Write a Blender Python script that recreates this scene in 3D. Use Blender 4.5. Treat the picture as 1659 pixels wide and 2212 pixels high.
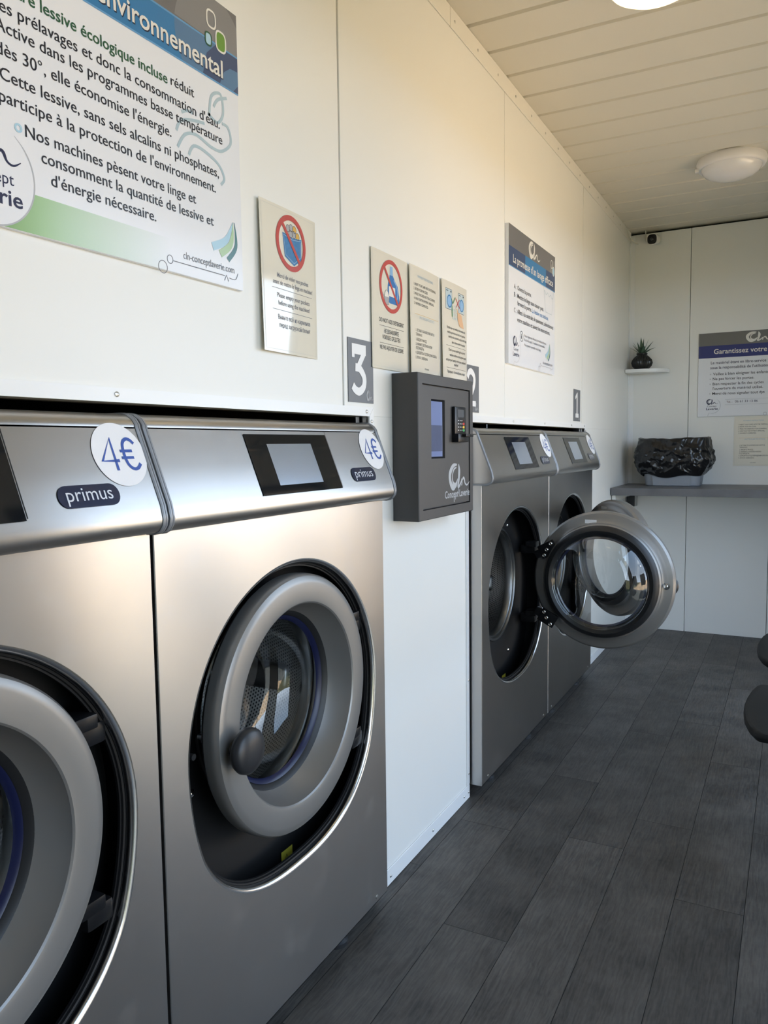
import bpy, bmesh, math, random
from mathutils import Vector, Matrix, noise

sc = bpy.context.scene
for o in list(bpy.data.objects):
    bpy.data.objects.remove(o, do_unlink=True)
COL = sc.collection
R = math.radians
random.seed(7)

# ------------------------------------------------------------------ camera
F, IW, IH = 1690.07, 1659.0, 2212.0
cd = bpy.data.cameras.new('camera')
cam = bpy.data.objects.new('camera', cd)
COL.objects.link(cam)
cd.sensor_fit = 'VERTICAL'
cd.sensor_height = 24.0
cd.lens = F / IH * 24.0
cd.clip_start = 0.02
cr, cu, cf = (Vector((0.885701, 0.464074, -0.013002)), Vector((-0.027822, 0.081013, 0.996325)),
              Vector((-0.463422, 0.882084, -0.084664)))
cam.matrix_world = Matrix(((cr.x, cu.x, -cf.x, 0.975144), (cr.y, cu.y, -cf.y, 0.0),
                           (cr.z, cu.z, -cf.z, 1.225602), (0, 0, 0, 1)))
sc.camera = cam

# ------------------------------------------------------------------ sky, sun, exposure
wd = bpy.data.worlds.new('sky')
sc.world = wd
wd.use_nodes = True
nt = wd.node_tree
nt.nodes.clear()
wo = nt.nodes.new('ShaderNodeOutputWorld')
bg = nt.nodes.new('ShaderNodeBackground')
tc = nt.nodes.new('ShaderNodeTexCoord')
sx = nt.nodes.new('ShaderNodeSeparateXYZ')
rp = nt.nodes.new('ShaderNodeValToRGB')
rp.color_ramp.elements[0].position = 0.0
rp.color_ramp.elements[0].color = (1.38, 1.66, 2.0, 1)       # hazy bright horizon
rp.color_ramp.elements[1].position = 0.75
rp.color_ramp.elements[1].color = (0.46, 0.68, 1.0, 1)
hz = rp.color_ramp.elements.new(0.20)
hz.color = (0.70, 0.87, 1.10, 1)
nt.links.new(tc.outputs['Generated'], sx.inputs[0])
nt.links.new(sx.outputs['Z'], rp.inputs[0])
nt.links.new(rp.outputs[0], bg.inputs[0])
bg.inputs[1].default_value = 2.75
nt.links.new(bg.outputs[0], wo.inputs[0])

sd = bpy.data.lights.new('sun', 'SUN')
sun = bpy.data.objects.new('sun', sd)
COL.objects.link(sun)
sd.energy = 18.5
sd.color = (1.0, 0.775, 0.49)
sd.angle = R(0.6)
sun.rotation_euler = Vector((-0.60, -0.25, 0.76)).to_track_quat('Z', 'Y').to_euler()
sun.location = (-3, -1, 6)

for py_, pw_ in ((0.65, 1.54), (3.13, 2.34)):               # sampling portals in the two entrance openings (they add no light)
    pd = bpy.data.lights.new('daylight_portal', 'AREA')
    po = bpy.data.objects.new('daylight_portal', pd)
    COL.objects.link(po)
    pd.shape = 'RECTANGLE'
    pd.size = 2.3
    pd.size_y = pw_
    pd.cycles.is_portal = True
    po.matrix_world = Matrix(((0, 0, 1, 1.58), (0, 1, 0, py_), (-1, 0, 0, 1.12), (0, 0, 0, 1)))

sc.view_settings.view_transform = 'Standard'
sc.view_settings.look = 'None'
sc.view_settings.gamma = 1.0
sc.view_settings.use_curve_mapping = False
sc.view_settings.exposure = 0.32
sc.cycles.use_denoising = True
sc.cycles.max_bounces = 12
sc.cycles.diffuse_bounces = 6
sc.cycles.transparent_max_bounces = 16
sc.cycles.caustics_reflective = False
sc.cycles.caustics_refractive = False
sc.cycles.sample_clamp_indirect = 8.0

# ------------------------------------------------------------------ materials
MATS = {}

def mat(name, col, rough=0.5, metal=0.0, spec=0.5, var=0.0, scale=8.0, bump=0.0, bscale=60.0, coat=0.0,
        emit=None, aniso=0.0, stretch=None):
    if name in MATS:
        return MATS[name]
    m = bpy.data.materials.new(name)
    m.use_nodes = True
    n = m.node_tree.nodes
    L = m.node_tree.links
    b = n['Principled BSDF']
    c4 = (col[0], col[1], col[2], 1)
    b.inputs['Base Color'].default_value = c4
    b.inputs['Roughness'].default_value = rough
    b.inputs['Metallic'].default_value = metal
    b.inputs['Specular IOR Level'].default_value = spec
    b.inputs['Coat Weight'].default_value = coat
    b.inputs['Coat Roughness'].default_value = 0.04
    t = n.new('ShaderNodeTexCoord')
    mp = n.new('ShaderNodeMapping')
    L.new(t.outputs['Object'], mp.inputs[0])
    if stretch:
        mp.inputs['Scale'].default_value = stretch
    nz = n.new('ShaderNodeTexNoise')
    nz.inputs['Scale'].default_value = scale
    nz.inputs['Detail'].default_value = 5
    L.new(mp.outputs[0], nz.inputs['Vector'])
    mx = n.new('ShaderNodeMix')
    mx.data_type = 'RGBA'
    lo = tuple(max(0, x * (1 - var)) for x in col) + (1,)
    hi = tuple(min(1, x * (1 + var)) for x in col) + (1,)
    mx.inputs[6].default_value = lo
    mx.inputs[7].default_value = hi
    L.new(nz.outputs['Fac'], mx.inputs[0])
    L.new(mx.outputs[2], b.inputs['Base Color'])
    if bump:
        nb = n.new('ShaderNodeTexNoise')
        nb.inputs['Scale'].default_value = bscale
        nb.inputs['Detail'].default_value = 3
        L.new(mp.outputs[0], nb.inputs['Vector'])
        bp = n.new('ShaderNodeBump')
        bp.inputs['Strength'].default_value = bump
        bp.inputs['Distance'].default_value = 0.002
        L.new(nb.outputs['Fac'], bp.inputs['Height'])
        L.new(bp.outputs[0], b.inputs['Normal'])
    if aniso:
        b.inputs['Anisotropic'].default_value = aniso
        cv = n.new('ShaderNodeCombineXYZ')
        cv.inputs[2].default_value = 1.0
        L.new(cv.outputs[0], b.inputs['Tangent'])
    if emit:
        b.inputs['Emission Color'].default_value = (emit[0], emit[1], emit[2], 1)
        b.inputs['Emission Strength'].default_value = emit[3]
    MATS[name] = m
    return m


def steel_mat():
    m = mat('brushed_steel', (0.495, 0.48, 0.46), 0.30, 1.0, var=0.07, scale=5.0, aniso=0.55)
    n = m.node_tree.nodes
    L = m.node_tree.links
    b = n['Principled BSDF']
    t = n.new('ShaderNodeTexCoord')
    mp = n.new('ShaderNodeMapping')
    mp.inputs['Scale'].default_value = (30, 6, 160)           # brushing runs sideways
    L.new(t.outputs['Object'], mp.inputs[0])
    nz = n.new('ShaderNodeTexNoise')
    nz.inputs['Scale'].default_value = 3
    nz.inputs['Detail'].default_value = 4
    L.new(mp.outputs[0], nz.inputs['Vector'])
    n2 = n.new('ShaderNodeTexNoise')                          # finger smudges
    n2.inputs['Scale'].default_value = 9
    n2.inputs['Detail'].default_value = 6
    n2.inputs['Roughness'].default_value = 0.55
    L.new(t.outputs['Object'], n2.inputs['Vector'])
    r1 = n.new('ShaderNodeMapRange')
    r1.inputs['From Min'].default_value = 0.3
    r1.inputs['From Max'].default_value = 0.7
    r1.inputs['To Min'].default_value = 0.285
    r1.inputs['To Max'].default_value = 0.315
    L.new(nz.outputs['Fac'], r1.inputs[0])
    r2 = n.new('ShaderNodeMapRange')
    r2.inputs['From Min'].default_value = 0.58
    r2.inputs['From Max'].default_value = 0.75
    r2.inputs['To Min'].default_value = 0.0
    r2.inputs['To Max'].default_value = 0.05
    L.new(n2.outputs['Fac'], r2.inputs[0])
    ad = n.new('ShaderNodeMath')
    ad.operation = 'ADD'
    L.new(r1.outputs[0], ad.inputs[0])
    L.new(r2.outputs[0], ad.inputs[1])
    L.new(ad.outputs[0], b.inputs['Roughness'])
    return m


def drum_mat():
    """Stainless steel with staggered punched holes, laid out on the lathe's own uv (around, along)."""
    m = bpy.data.materials.new('perforated_drum')
    m.use_nodes = True
    n = m.node_tree.nodes
    L = m.node_tree.links
    b = n['Principled BSDF']
    b.inputs['Metallic'].default_value = 1.0
    b.inputs['Roughness'].default_value = 0.38
    uv = n.new('ShaderNodeUVMap')
    uv.uv_map = 'UVMap'
    sep = n.new('ShaderNodeSeparateXYZ')
    L.new(uv.outputs[0], sep.inputs[0])

    def M(op, a, c=None):
        k = n.new('ShaderNodeMath')
        k.operation = op
        for i, v in enumerate((a, c)):
            if v is None:
                continue
            if isinstance(v, (int, float)):
                k.inputs[i].default_value = v
            else:
                L.new(v, k.inputs[i])
        return k.outputs[0]
    v = M('MULTIPLY', sep.outputs['Y'], 105.0)
    row = M('FLOOR', v)
    odd = M('MULTIPLY', M('MODULO', row, 2.0), 0.5)
    u = M('ADD', M('MULTIPLY', sep.outputs['X'], 190.0), odd)
    fu = M('SUBTRACT', M('FRACT', u), 0.5)
    fv = M('SUBTRACT', M('FRACT', v), 0.5)
    d = M('SQRT', M('ADD', M('MULTIPLY', fu, fu), M('MULTIPLY', fv, fv)))
    hole = n.new('ShaderNodeMapRange')
    hole.inputs['From Min'].default_value = 0.22
    hole.inputs['From Max'].default_value = 0.34
    L.new(d, hole.inputs[0])
    mx = n.new('ShaderNodeMix')
    mx.data_type = 'RGBA'
    mx.inputs[6].default_value = (0.04, 0.04, 0.042, 1)
    mx.inputs[7].default_value = (0.50, 0.50, 0.49, 1)
    L.new(hole.outputs[0], mx.inputs[0])
    L.new(mx.outputs[2], b.inputs['Base Color'])
    bp = n.new('ShaderNodeBump')
    bp.inputs['Strength'].default_value = 0.6
    bp.inputs['Distance'].default_value = 0.003
    L.new(hole.outputs[0], bp.inputs['Height'])
    L.new(bp.outputs[0], b.inputs['Normal'])
    return m


def glass_mat(name, tint=(0.93, 0.95, 0.95), base=0.06):
    m = bpy.data.materials.new(name)
    m.use_nodes = True
    n = m.node_tree.nodes
    L = m.node_tree.links
    n.remove(n['Principled BSDF'])
    out = n['Material Output']
    tr = n.new('ShaderNodeBsdfTransparent')
    tr.inputs[0].default_value = tint + (1,)
    gl = n.new('ShaderNodeBsdfGlossy')
    gl.inputs['Roughness'].default_value = 0.015
    gl.inputs['Color'].default_value = (1, 1, 1, 1)
    fr = n.new('ShaderNodeFresnel')
    ge = n.new('ShaderNodeNewGeometry')
    io = n.new('ShaderNodeMapRange')                            # same index of refraction seen from either side of the thin pane
    io.inputs['To Min'].default_value = 1.5
    io.inputs['To Max'].default_value = 1.0 / 1.5
    L.new(ge.outputs['Backfacing'], io.inputs[0])
    L.new(io.outputs[0], fr.inputs[0])
    mul = n.new('ShaderNodeMath')
    mul.operation = 'MULTIPLY_ADD'
    mul.inputs[1].default_value = 1.0
    mul.inputs[2].default_value = base
    mul.use_clamp = True
    L.new(fr.outputs[0], mul.inputs[0])
    mx = n.new('ShaderNodeMixShader')
    L.new(mul.outputs[0], mx.inputs[0])
    L.new(tr.outputs[0], mx.inputs[1])
    L.new(gl.outputs[0], mx.inputs[2])
    L.new(mx.outputs[0], out.inputs[0])
    return m


def floor_mat():
    m = bpy.data.materials.new('dark_oak_vinyl')
    m.use_nodes = True
    n = m.node_tree.nodes
    L = m.node_tree.links
    b = n['Principled BSDF']
    t = n.new('ShaderNodeTexCoord')
    at = n.new('ShaderNodeAttribute')
    at.attribute_name = 'plank'
    off = n.new('ShaderNodeVectorMath')
    off.operation = 'MULTIPLY'
    off.inputs[1].default_value = (37.0, 91.0, 53.0)
    L.new(at.outputs['Color'], off.inputs[0])
    add = n.new('ShaderNodeVectorMath')
    add.operation = 'ADD'
    L.new(t.outputs['Object'], add.inputs[0])
    L.new(off.outputs[0], add.inputs[1])
    mp = n.new('ShaderNodeMapping')
    mp.inputs['Scale'].default_value = (1.0, 0.16, 1.0)
    L.new(add.outputs[0], mp.inputs[0])
    wv = n.new('ShaderNodeTexWave')                            # growth rings, warped round knots
    wv.bands_direction = 'X'
    wv.inputs['Scale'].default_value = 24
    wv.inputs['Distortion'].default_value = 20
    wv.inputs['Detail'].default_value = 4
    wv.inputs['Detail Scale'].default_value = 1.3
    wv.inputs['Detail Roughness'].default_value = 0.6
    L.new(mp.outputs[0], wv.inputs['Vector'])
    mp2 = n.new('ShaderNodeMapping')
    mp2.inputs['Scale'].default_value = (1.0, 0.06, 1.0)
    L.new(add.outputs[0], mp2.inputs[0])
    fi = n.new('ShaderNodeTexNoise')
    fi.inputs['Scale'].default_value = 190
    fi.inputs['Detail'].default_value = 4
    L.new(mp2.outputs[0], fi.inputs['Vector'])
    bl = n.new('ShaderNodeTexNoise')
    bl.inputs['Scale'].default_value = 5.5
    bl.inputs['Detail'].default_value = 6
    bl.inputs['Roughness'].default_value = 0.65
    L.new(add.outputs[0], bl.inputs['Vector'])

    def mixv(a, c, f):
        k = n.new('ShaderNodeMix')
        k.data_type = 'FLOAT'
        k.inputs[0].default_value = f
        L.new(a, k.inputs[2])
        L.new(c, k.inputs[3])
        return k.outputs[0]
    s1 = mixv(wv.outputs['Fac'], fi.outputs['Fac'], 0.80)
    s2 = mixv(s1, bl.outputs['Fac'], 0.62)
    rp = n.new('ShaderNodeValToRGB')
    rp.color_ramp.elements[0].position = 0.30
    rp.color_ramp.elements[0].color = (0.030, 0.0270, 0.0245, 1)
    rp.color_ramp.elements[1].position = 0.70
    rp.color_ramp.elements[1].color = (0.128, 0.114, 0.100, 1)
    L.new(s2, rp.inputs[0])
    sp = n.new('ShaderNodeSeparateColor')
    L.new(at.outputs['Color'], sp.inputs[0])
    mr = n.new('ShaderNodeMapRange')
    mr.inputs['To Min'].default_value = 0.82
    mr.inputs['To Max'].default_value = 1.16
    L.new(sp.outputs[0], mr.inputs[0])
    vm = n.new('ShaderNodeVectorMath')
    vm.operation = 'SCALE'
    L.new(rp.outputs[0], vm.inputs[0])
    L.new(mr.outputs[0], vm.inputs['Scale'])
    L.new(vm.outputs[0], b.inputs['Base Color'])
    b.inputs['Roughness'].default_value = 0.5
    b.inputs['Specular IOR Level'].default_value = 0.35
    bp = n.new('ShaderNodeBump')
    bp.inputs['Strength'].default_value = 0.25
    bp.inputs['Distance'].default_value = 0.0015
    L.new(s1, bp.inputs['Height'])
    L.new(bp.outputs[0], b.inputs['Normal'])
    return m


STEEL = steel_mat()
DRUM = drum_mat()
GLASS = glass_mat('door_glass', base=0.03)
FLOOR = floor_mat()
WALL = mat('white_sheet_panel', (0.80, 0.795, 0.76), 0.34, spec=0.4, var=0.015, scale=2.0)
CEIL = mat('cream_ceiling_lining', (0.68, 0.64, 0.55), 0.40, spec=0.4, var=0.015, scale=2.0)
TRIM = mat('white_aluminium', (0.82, 0.82, 0.81), 0.28, spec=0.5, var=0.02)
SCREW = mat('zinc_screw', (0.62, 0.61, 0.58), 0.3, 1.0, var=0.1)
DARK = mat('dark_void', (0.012, 0.012, 0.012), 0.8, var=0.1)
BLACKP = mat('black_plastic', (0.008, 0.008, 0.009), 0.30, var=0.15, spec=0.3)
LINERM = mat('black_liner_plastic', (0.009, 0.009, 0.0095), 0.48, var=0.15, spec=0.28)
BLACKM = mat('matt_black_plastic', (0.016, 0.016, 0.017), 0.5, var=0.15)
RUBBER = mat('black_rubber', (0.013, 0.013, 0.014), 0.42, var=0.15)
BLUESEAL = mat('dark_blue_seal', (0.006, 0.009, 0.045), 0.3, var=0.1)
RINGM = mat('silver_grey_door_paint', (0.27, 0.262, 0.25), 0.36, 0.55, var=0.03, scale=20)
CAPM = mat('grey_cap_plastic', (0.27, 0.28, 0.30), 0.35, 0.3, var=0.05)
CHROME = mat('polished_steel', (0.72, 0.72, 0.71), 0.10, 1.0, var=0.03)
MOUTHM = mat('drum_mouth_steel', (0.30, 0.30, 0.295), 0.32, 1.0, var=0.05)
LIPM = mat('satin_steel', (0.62, 0.61, 0.60), 0.2, 1.0, var=0.03)
WHITE = mat('white_print', (0.80, 0.80, 0.80), 0.35, var=0.01)
STICKER = mat('white_vinyl', (0.82, 0.82, 0.84), 0.30, var=0.01)
BLUEINK = mat('royal_blue_ink', (0.045, 0.10, 0.38), 0.35, var=0.03)
NAVY = mat('navy_badge', (0.012, 0.018, 0.05), 0.15, var=0.05, coat=0.6)
SILVERINK = mat('silver_ink', (0.70, 0.71, 0.74), 0.3, 0.4, var=0.02)
SCREENGL = mat('black_display_glass', (0.006, 0.007, 0.009), 0.06, var=0.1, spec=0.6)
LCD = mat('display_lcd', (0.62, 0.70, 0.82), 0.16, 0.8, var=0.12, scale=9.0)
YELLOW = mat('yellow_label', (0.62, 0.55, 0.06), 0.4, var=0.04)
BLACKINK = mat('black_ink', (0.012, 0.012, 0.014), 0.4, var=0.05)
GREYINK = mat('grey_ink', (0.13, 0.13, 0.15), 0.4, var=0.05)
LIGHTINK = mat('pale_grey_ink', (0.42, 0.43, 0.45), 0.4, var=0.05)


# ------------------------------------------------------------------ mesh builder
class MB:
    def __init__(self):
        self.bm = bmesh.new()
        self.uv = self.bm.loops.layers.uv.new('UVMap')

    def box(self, x0, x1, y0, y1, z0, z1, bev=0.0, seg=2, M=None):
        b2 = bmesh.new()
        vs = [b2.verts.new((x, y, z)) for x in (x0, x1) for y in (y0, y1) for z in (z0, z1)]
        for f in ((0, 1, 3, 2), (4, 6, 7, 5), (0, 4, 5, 1), (2, 3, 7, 6), (0, 2, 6, 4), (1, 5, 7, 3)):
            b2.faces.new([vs[i] for i in f])
        if bev:
            bmesh.ops.bevel(b2, geom=list(b2.edges), offset=bev, segments=seg, affect='EDGES', profile=0.6)
        if M is not None:
            b2.transform(M)
        self.merge(b2)
        return self

    def merge(self, b2):
        mp = {}
        for v in b2.verts:
            mp[v.index if False else v] = self.bm.verts.new(v.co)
        for f in b2.faces:
            try:
                self.bm.faces.new([mp[v] for v in f.verts])
            except ValueError:
                pass
        b2.free()

    def face(self, pts):
        vs = [self.bm.verts.new(p) for p in pts]
        return self.bm.faces.new(vs)

    def loops(self, loops, closed=True, cap0=False, cap1=False):
        """skin a list of equal-length point loops"""
        rows = [[self.bm.verts.new(p) for p in lp] for lp in loops]
        n = len(rows[0])
        for i in range(len(rows) - 1):
            for k in range(n if closed else n - 1):
                a, b = rows[i][k], rows[i][(k + 1) % n]
                c, d = rows[i + 1][(k + 1) % n], rows[i + 1][k]
                f = self.bm.faces.new((a, b, c, d))
                for lp, uvv in zip(f.loops, ((k / n, i), ((k + 1) / n, i), ((k + 1) / n, i + 1), (k / n, i + 1))):
                    lp[self.uv].uv = uvv
        if cap0:
            self.bm.faces.new(rows[0][::-1])
        if cap1:
            self.bm.faces.new(rows[-1])
        return self

    def lathe(self, prof, cen=(0, 0, 0), axis='X', n=64, closed=False):
        """prof = (along axis, radius); uv = (turn, length along profile)"""
        pr = list(prof) + ([prof[0]] if closed else [])
        ln = [0.0]
        for (a0, r0), (a1, r1) in zip(pr, pr[1:]):
            ln.append(ln[-1] + math.hypot(a1 - a0, r1 - r0))

        def P(a, r, t):
            c, s = r * math.cos(t), r * math.sin(t)
            if axis == 'X':
                v = (a, c, s)
            elif axis == 'Y':
                v = (s, a, c)
            else:
                v = (c, s, a)
            return (cen[0] + v[0], cen[1] + v[1], cen[2] + v[2])
        rows = []
        for i, (a, r) in enumerate(pr):
            if closed and i == len(pr) - 1:
                rows.append(rows[0])
            elif r < 1e-6:
                rows.append([self.bm.verts.new(P(a, 0, 0))])
            else:
                rows.append([self.bm.verts.new(P(a, r, 2 * math.pi * k / n)) for k in range(n)])
        for i in range(len(pr) - 1):
            A, B = rows[i], rows[i + 1]
            for k in range(n):
                k2 = (k + 1) % n
                q = [(A, k, 0), (A, k + 1, 0), (B, k + 1, 1), (B, k, 1)]
                vs, uvs = [], []
                for (rw, kk, j) in q:
                    v = rw[0] if len(rw) == 1 else rw[kk % n]
                    if v not in vs:
                        vs.append(v)
                        uvs.append((kk / n, ln[i + j]))
                if len(vs) > 2:
                    f = self.bm.faces.new(vs)
                    for lp, w in zip(f.loops, uvs):
                        lp[self.uv].uv = w
        return self

    def tube(self, pts, r, n=10, caps=True):
        pts = [Vector(p) for p in pts]
        loops = []
        up = Vector((0, 0, 1))
        for i, p in enumerate(pts):
            d = (pts[min(i + 1, len(pts) - 1)] - pts[max(i - 1, 0)]).normalized()
            a = d.cross(up)
            if a.length < 1e-3:
                a = d.cross(Vector((1, 0, 0)))
            a.normalize()
            b = d.cross(a)
            rr = r[i] if isinstance(r, (list, tuple)) else r
            loops.append([p + (a * math.cos(2 * math.pi * k / n) + b * math.sin(2 * math.pi * k / n)) * rr for k in range(n)])
        return self.loops(loops, True, caps, caps)

    def prism(self, outline, y0, y1):
        """outline = (x, z) points, extruded along y"""
        return self.loops([[(x, y0, z) for x, z in outline], [(x, y1, z) for x, z in outline]], True, True, True)

    def build(self, name, m, parent=None, smooth=35, loc=None, fix=True):
        if fix:
            bmesh.ops.recalc_face_normals(self.bm, faces=self.bm.faces)
        me = bpy.data.meshes.new(name)
        self.bm.to_mesh(me)
        self.bm.free()
        me.materials.append(m)
        if smooth:
            for p in me.polygons:
                p.use_smooth = True
            me.set_sharp_from_angle(angle=R(smooth))
        o = bpy.data.objects.new(name, me)
        COL.objects.link(o)
        if parent:
            o.parent = parent
        if loc:
            o.location = loc
        return o


def tag(o, label=None, cat=None, group=None, kind=None):
    if label:
        o['label'] = label
    if cat:
        o['category'] = cat
    if group:
        o['group'] = group
    if kind:
        o['kind'] = kind
    return o


def empty(name, loc, label=None, cat=None, group=None, parent=None):
    o = bpy.data.objects.new(name, None)
    o.empty_display_size = 0.1
    COL.objects.link(o)
    o.location = loc
    if parent:
        o.parent = parent
    return tag(o, label, cat, group)


def copy_tree(o, parent=None):
    c = o.copy()
    COL.objects.link(c)
    if parent:
        c.parent = parent
    for ch in list(o.children):
        copy_tree(ch, c)
    return c


def structure(o):
    o['kind'] = 'structure'
    return o


# ------------------------------------------------------------------ flat print on a surface
TXT = {}


def text_mesh(s, bold):
    """outline text as (verts, faces), cap height scaled to 1, starting at u = 0"""
    key = (s, bold)
    if key in TXT:
        return TXT[key]
    cu_ = bpy.data.curves.new('t', 'FONT')
    cu_.body = s
    cu_.size = 1.0
    cu_.offset = bold
    cu_.resolution_u = 3
    ob = bpy.data.objects.new('t', cu_)
    COL.objects.link(ob)
    dg = bpy.context.evaluated_depsgraph_get()
    dg.update()
    me = bpy.data.meshes.new_from_object(ob.evaluated_get(dg))
    vs = [(v.co.x, v.co.y) for v in me.vertices]
    fs = [tuple(p.vertices) for p in me.polygons]
    bpy.data.objects.remove(ob, do_unlink=True)
    bpy.data.curves.remove(cu_)
    bpy.data.meshes.remove(me)
    x0 = min(v[0] for v in vs)
    vs = [((x - x0), y) for x, y in vs]
    TXT[key] = (vs, fs)
    return TXT[key]


_h = text_mesh('H', 0.0)[0]
CAP = max(v[1] for v in _h) - min(v[1] for v in _h)


def spline(pts, n=6):
    """Catmull-Rom through 2-D points"""
    if len(pts) < 3:
        return pts
    P = [pts[0]] + list(pts) + [pts[-1]]
    out = []
    for i in range(1, len(P) - 2):
        p0, p1, p2, p3 = P[i - 1:i + 3]
        for k in range(n):
            t = k / n
            out.append(tuple(0.5 * (2 * b + (c - a) * t + (2 * a - 5 * b + 4 * c - d) * t * t + (3 * b - a - 3 * c + d) * t ** 3)
                             for a, b, c, d in zip(p0, p1, p2, p3)))
    out.append(tuple(pts[-1]))
    return out


class Sheet:
    """a surface with its own (u, v) axes; prints are laid on it a fraction of a millimetre proud"""
    def __init__(self, parent, O, U, V, N, warp=None):
        self.p, self.O, self.U, self.V, self.N = parent, Vector(O), Vector(U).normalized(), Vector(V).normalized(), Vector(N).normalized()
        self.warp = warp
        self.parts = {}
        self.order = []

    def P(self, u, v, h):
        if self.warp:
            h = h + self.warp(u, v)
        return self.O + self.U * u + self.V * v + self.N * h

    def mb(self, part, m, h):
        k = part
        if k not in self.parts:
            self.parts[k] = [MB(), m, h, 0]
            self.order.append(k)
        self.parts[k][3] += 1                                   # overlapping strokes lie a hair above one another
        return self.parts[k][0], self.parts[k][2] + 0.000012 * (self.parts[k][3] % 12)

    def poly(self, part, m, h, pts):
        b, h = self.mb(part, m, h)
        b.face([self.P(u, v, h) for u, v in pts])

    def rect(self, part, m, h, u0, u1, v0, v1, nu=1, nv=1):
        b, h = self.mb(part, m, h)
        g = [[b.bm.verts.new(self.P(u0 + (u1 - u0) * i / nu, v0 + (v1 - v0) * j / nv, h)) for j in range(nv + 1)] for i in range(nu + 1)]
        for i in range(nu):
            for j in range(nv):
                b.bm.faces.new((g[i][j], g[i + 1][j], g[i + 1][j + 1], g[i][j + 1]))

    def disk(self, part, m, h, cu_, cv, r, ry=None, n=40, a0=0.0):
        ry = ry or r
        self.poly(part, m, h, [(cu_ + r * math.cos(2 * math.pi * k / n + a0), cv + ry * math.sin(2 * math.pi * k / n + a0)) for k in range(n)])

    def strip(self, part, m, h, pts, w, sm=6, closed=False):
        """stroke of given width(s) through points"""
        ws = w if isinstance(w, (list, tuple)) else None
        if ws:
            q = spline([(p[0], p[1], k) for p, k in zip(pts, ws)], sm) if sm else [(p[0], p[1], k) for p, k in zip(pts, ws)]
        else:
            q = [(p[0], p[1], w) for p in (spline(pts, sm) if sm else pts)]
        if self.warp and not sm:                                # follow the bend of the sheet
            dq = []
            qq = q + [q[0]] if closed else q
            for A_, B2 in zip(qq, qq[1:]):
                k_ = max(1, int(math.dist(A_[:2], B2[:2]) / 0.008))
                dq += [tuple(x + (y_ - x) * j / k_ for x, y_ in zip(A_, B2)) for j in range(k_)]
            q = dq if closed else dq + [q[-1]]
        b, h = self.mb(part, m, h)
        L_, R_ = [], []
        n = len(q)
        for i in range(n):
            if closed:
                a, c = q[(i - 1) % n], q[(i + 1) % n]
            else:
                a, c = q[max(i - 1, 0)], q[min(i + 1, n - 1)]
            dx, dy = c[0] - a[0], c[1] - a[1]
            d = math.hypot(dx, dy) or 1e-9
            nx, ny = -dy / d, dx / d
            hw = max(q[i][2], 1e-5) / 2
            L_.append(b.bm.verts.new(self.P(q[i][0] + nx * hw, q[i][1] + ny * hw, h)))
            R_.append(b.bm.verts.new(self.P(q[i][0] - nx * hw, q[i][1] - ny * hw, h)))
        for i in range(n if closed else n - 1):
            j = (i + 1) % n
            b.bm.faces.new((R_[i], R_[j], L_[j], L_[i]))

    def ring(self, part, m, h, cu_, cv, r, w, ry=None, n=48):
        ry = ry or r
        self.strip(part, m, h, [(cu_ + r * math.cos(2 * math.pi * k / n), cv + ry * math.sin(2 * math.pi * k / n)) for k in range(n)], w, 0, True)

    def rrect(self, part, m, h, u0, u1, v0, v1, r, n=6):
        pts = []
        for (cx, cy, a) in ((u1 - r, v1 - r, 0), (u0 + r, v1 - r, 90), (u0 + r, v0 + r, 180), (u1 - r, v0 + r, 270)):
            for k in range(n + 1):
                t = R(a + 90 * k / n)
                pts.append((cx + r * math.cos(t), cy + r * math.sin(t)))
        self.poly(part, m, h, pts)
        return pts

    def text(self, part, m, h, s, u0, v0, cap, u1=None, bold=0.0, center=None, track=1.0, rot=0.0):
        vs, fs = text_mesh(s, bold)
        k = cap / CAP
        w = max(v[0] for v in vs)
        kx = (u1 - u0) / w if u1 is not None else k * track
        if center is not None:
            u0 = center - kx * w / 2
        b, h = self.mb(part, m, h)
        bv = [b.bm.verts.new(self.P(u0 + x * kx, v0 + y * k, h)) for x, y in vs]
        for f in fs:
            try:
                b.bm.faces.new([bv[i] for i in f])
            except ValueError:
                pass

    def finish(self):
        out = {}
        for k in self.order:
            b, m, h, _n = self.parts[k]
            o = b.build(k.split('#')[0], m, self.p, smooth=0, fix=False)
            # every print faces the room
            me = o.data
            for p in me.polygons:
                if p.normal.dot(self.N) < 0:
                    p.flip()
            out[k] = o
        self.parts = {}
        self.order = []
        return out


def script_logo(S, part, m, h, u0, v0, w, hh):
    """brush-drawn C, l and n with a tail, in a box of w x hh"""
    def T(pts):
        return [(u0 + a * w, v0 + b * hh) for a, b in pts]
    S.strip(part, m, h, T([(0.38, 0.97), (0.20, 0.92), (0.06, 0.62), (0.08, 0.28), (0.20, 0.04), (0.34, 0.10)]),
            [x * w for x in (0.03, 0.08, 0.11, 0.10, 0.10, 0.02)])
    S.strip(part, m, h, T([(0.36, 0.86), (0.24, 0.78), (0.17, 0.52), (0.20, 0.26), (0.32, 0.14), (0.42, 0.40)]),
            [x * w for x in (0.02, 0.04, 0.03, 0.05, 0.09, 0.015)])
    S.strip(part, m, h, T([(0.46, 0.99), (0.49, 0.70), (0.46, 0.30), (0.43, 0.08), (0.50, 0.10), (0.62, 0.34)]),
            [x * w for x in (0.02, 0.09, 0.07, 0.05, 0.05, 0.03)])
    S.strip(part, m, h, T([(0.60, 0.38), (0.62, 0.20), (0.60, 0.10)]), [x * w for x in (0.03, 0.04, 0.03)])
    S.strip(part, m, h, T([(0.60, 0.24), (0.68, 0.40), (0.73, 0.36), (0.78, 0.16), (0.88, 0.10), (1.0, 0.24)]),
            [x * w for x in (0.02, 0.04, 0.05, 0.035, 0.03, 0.012)])


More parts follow.
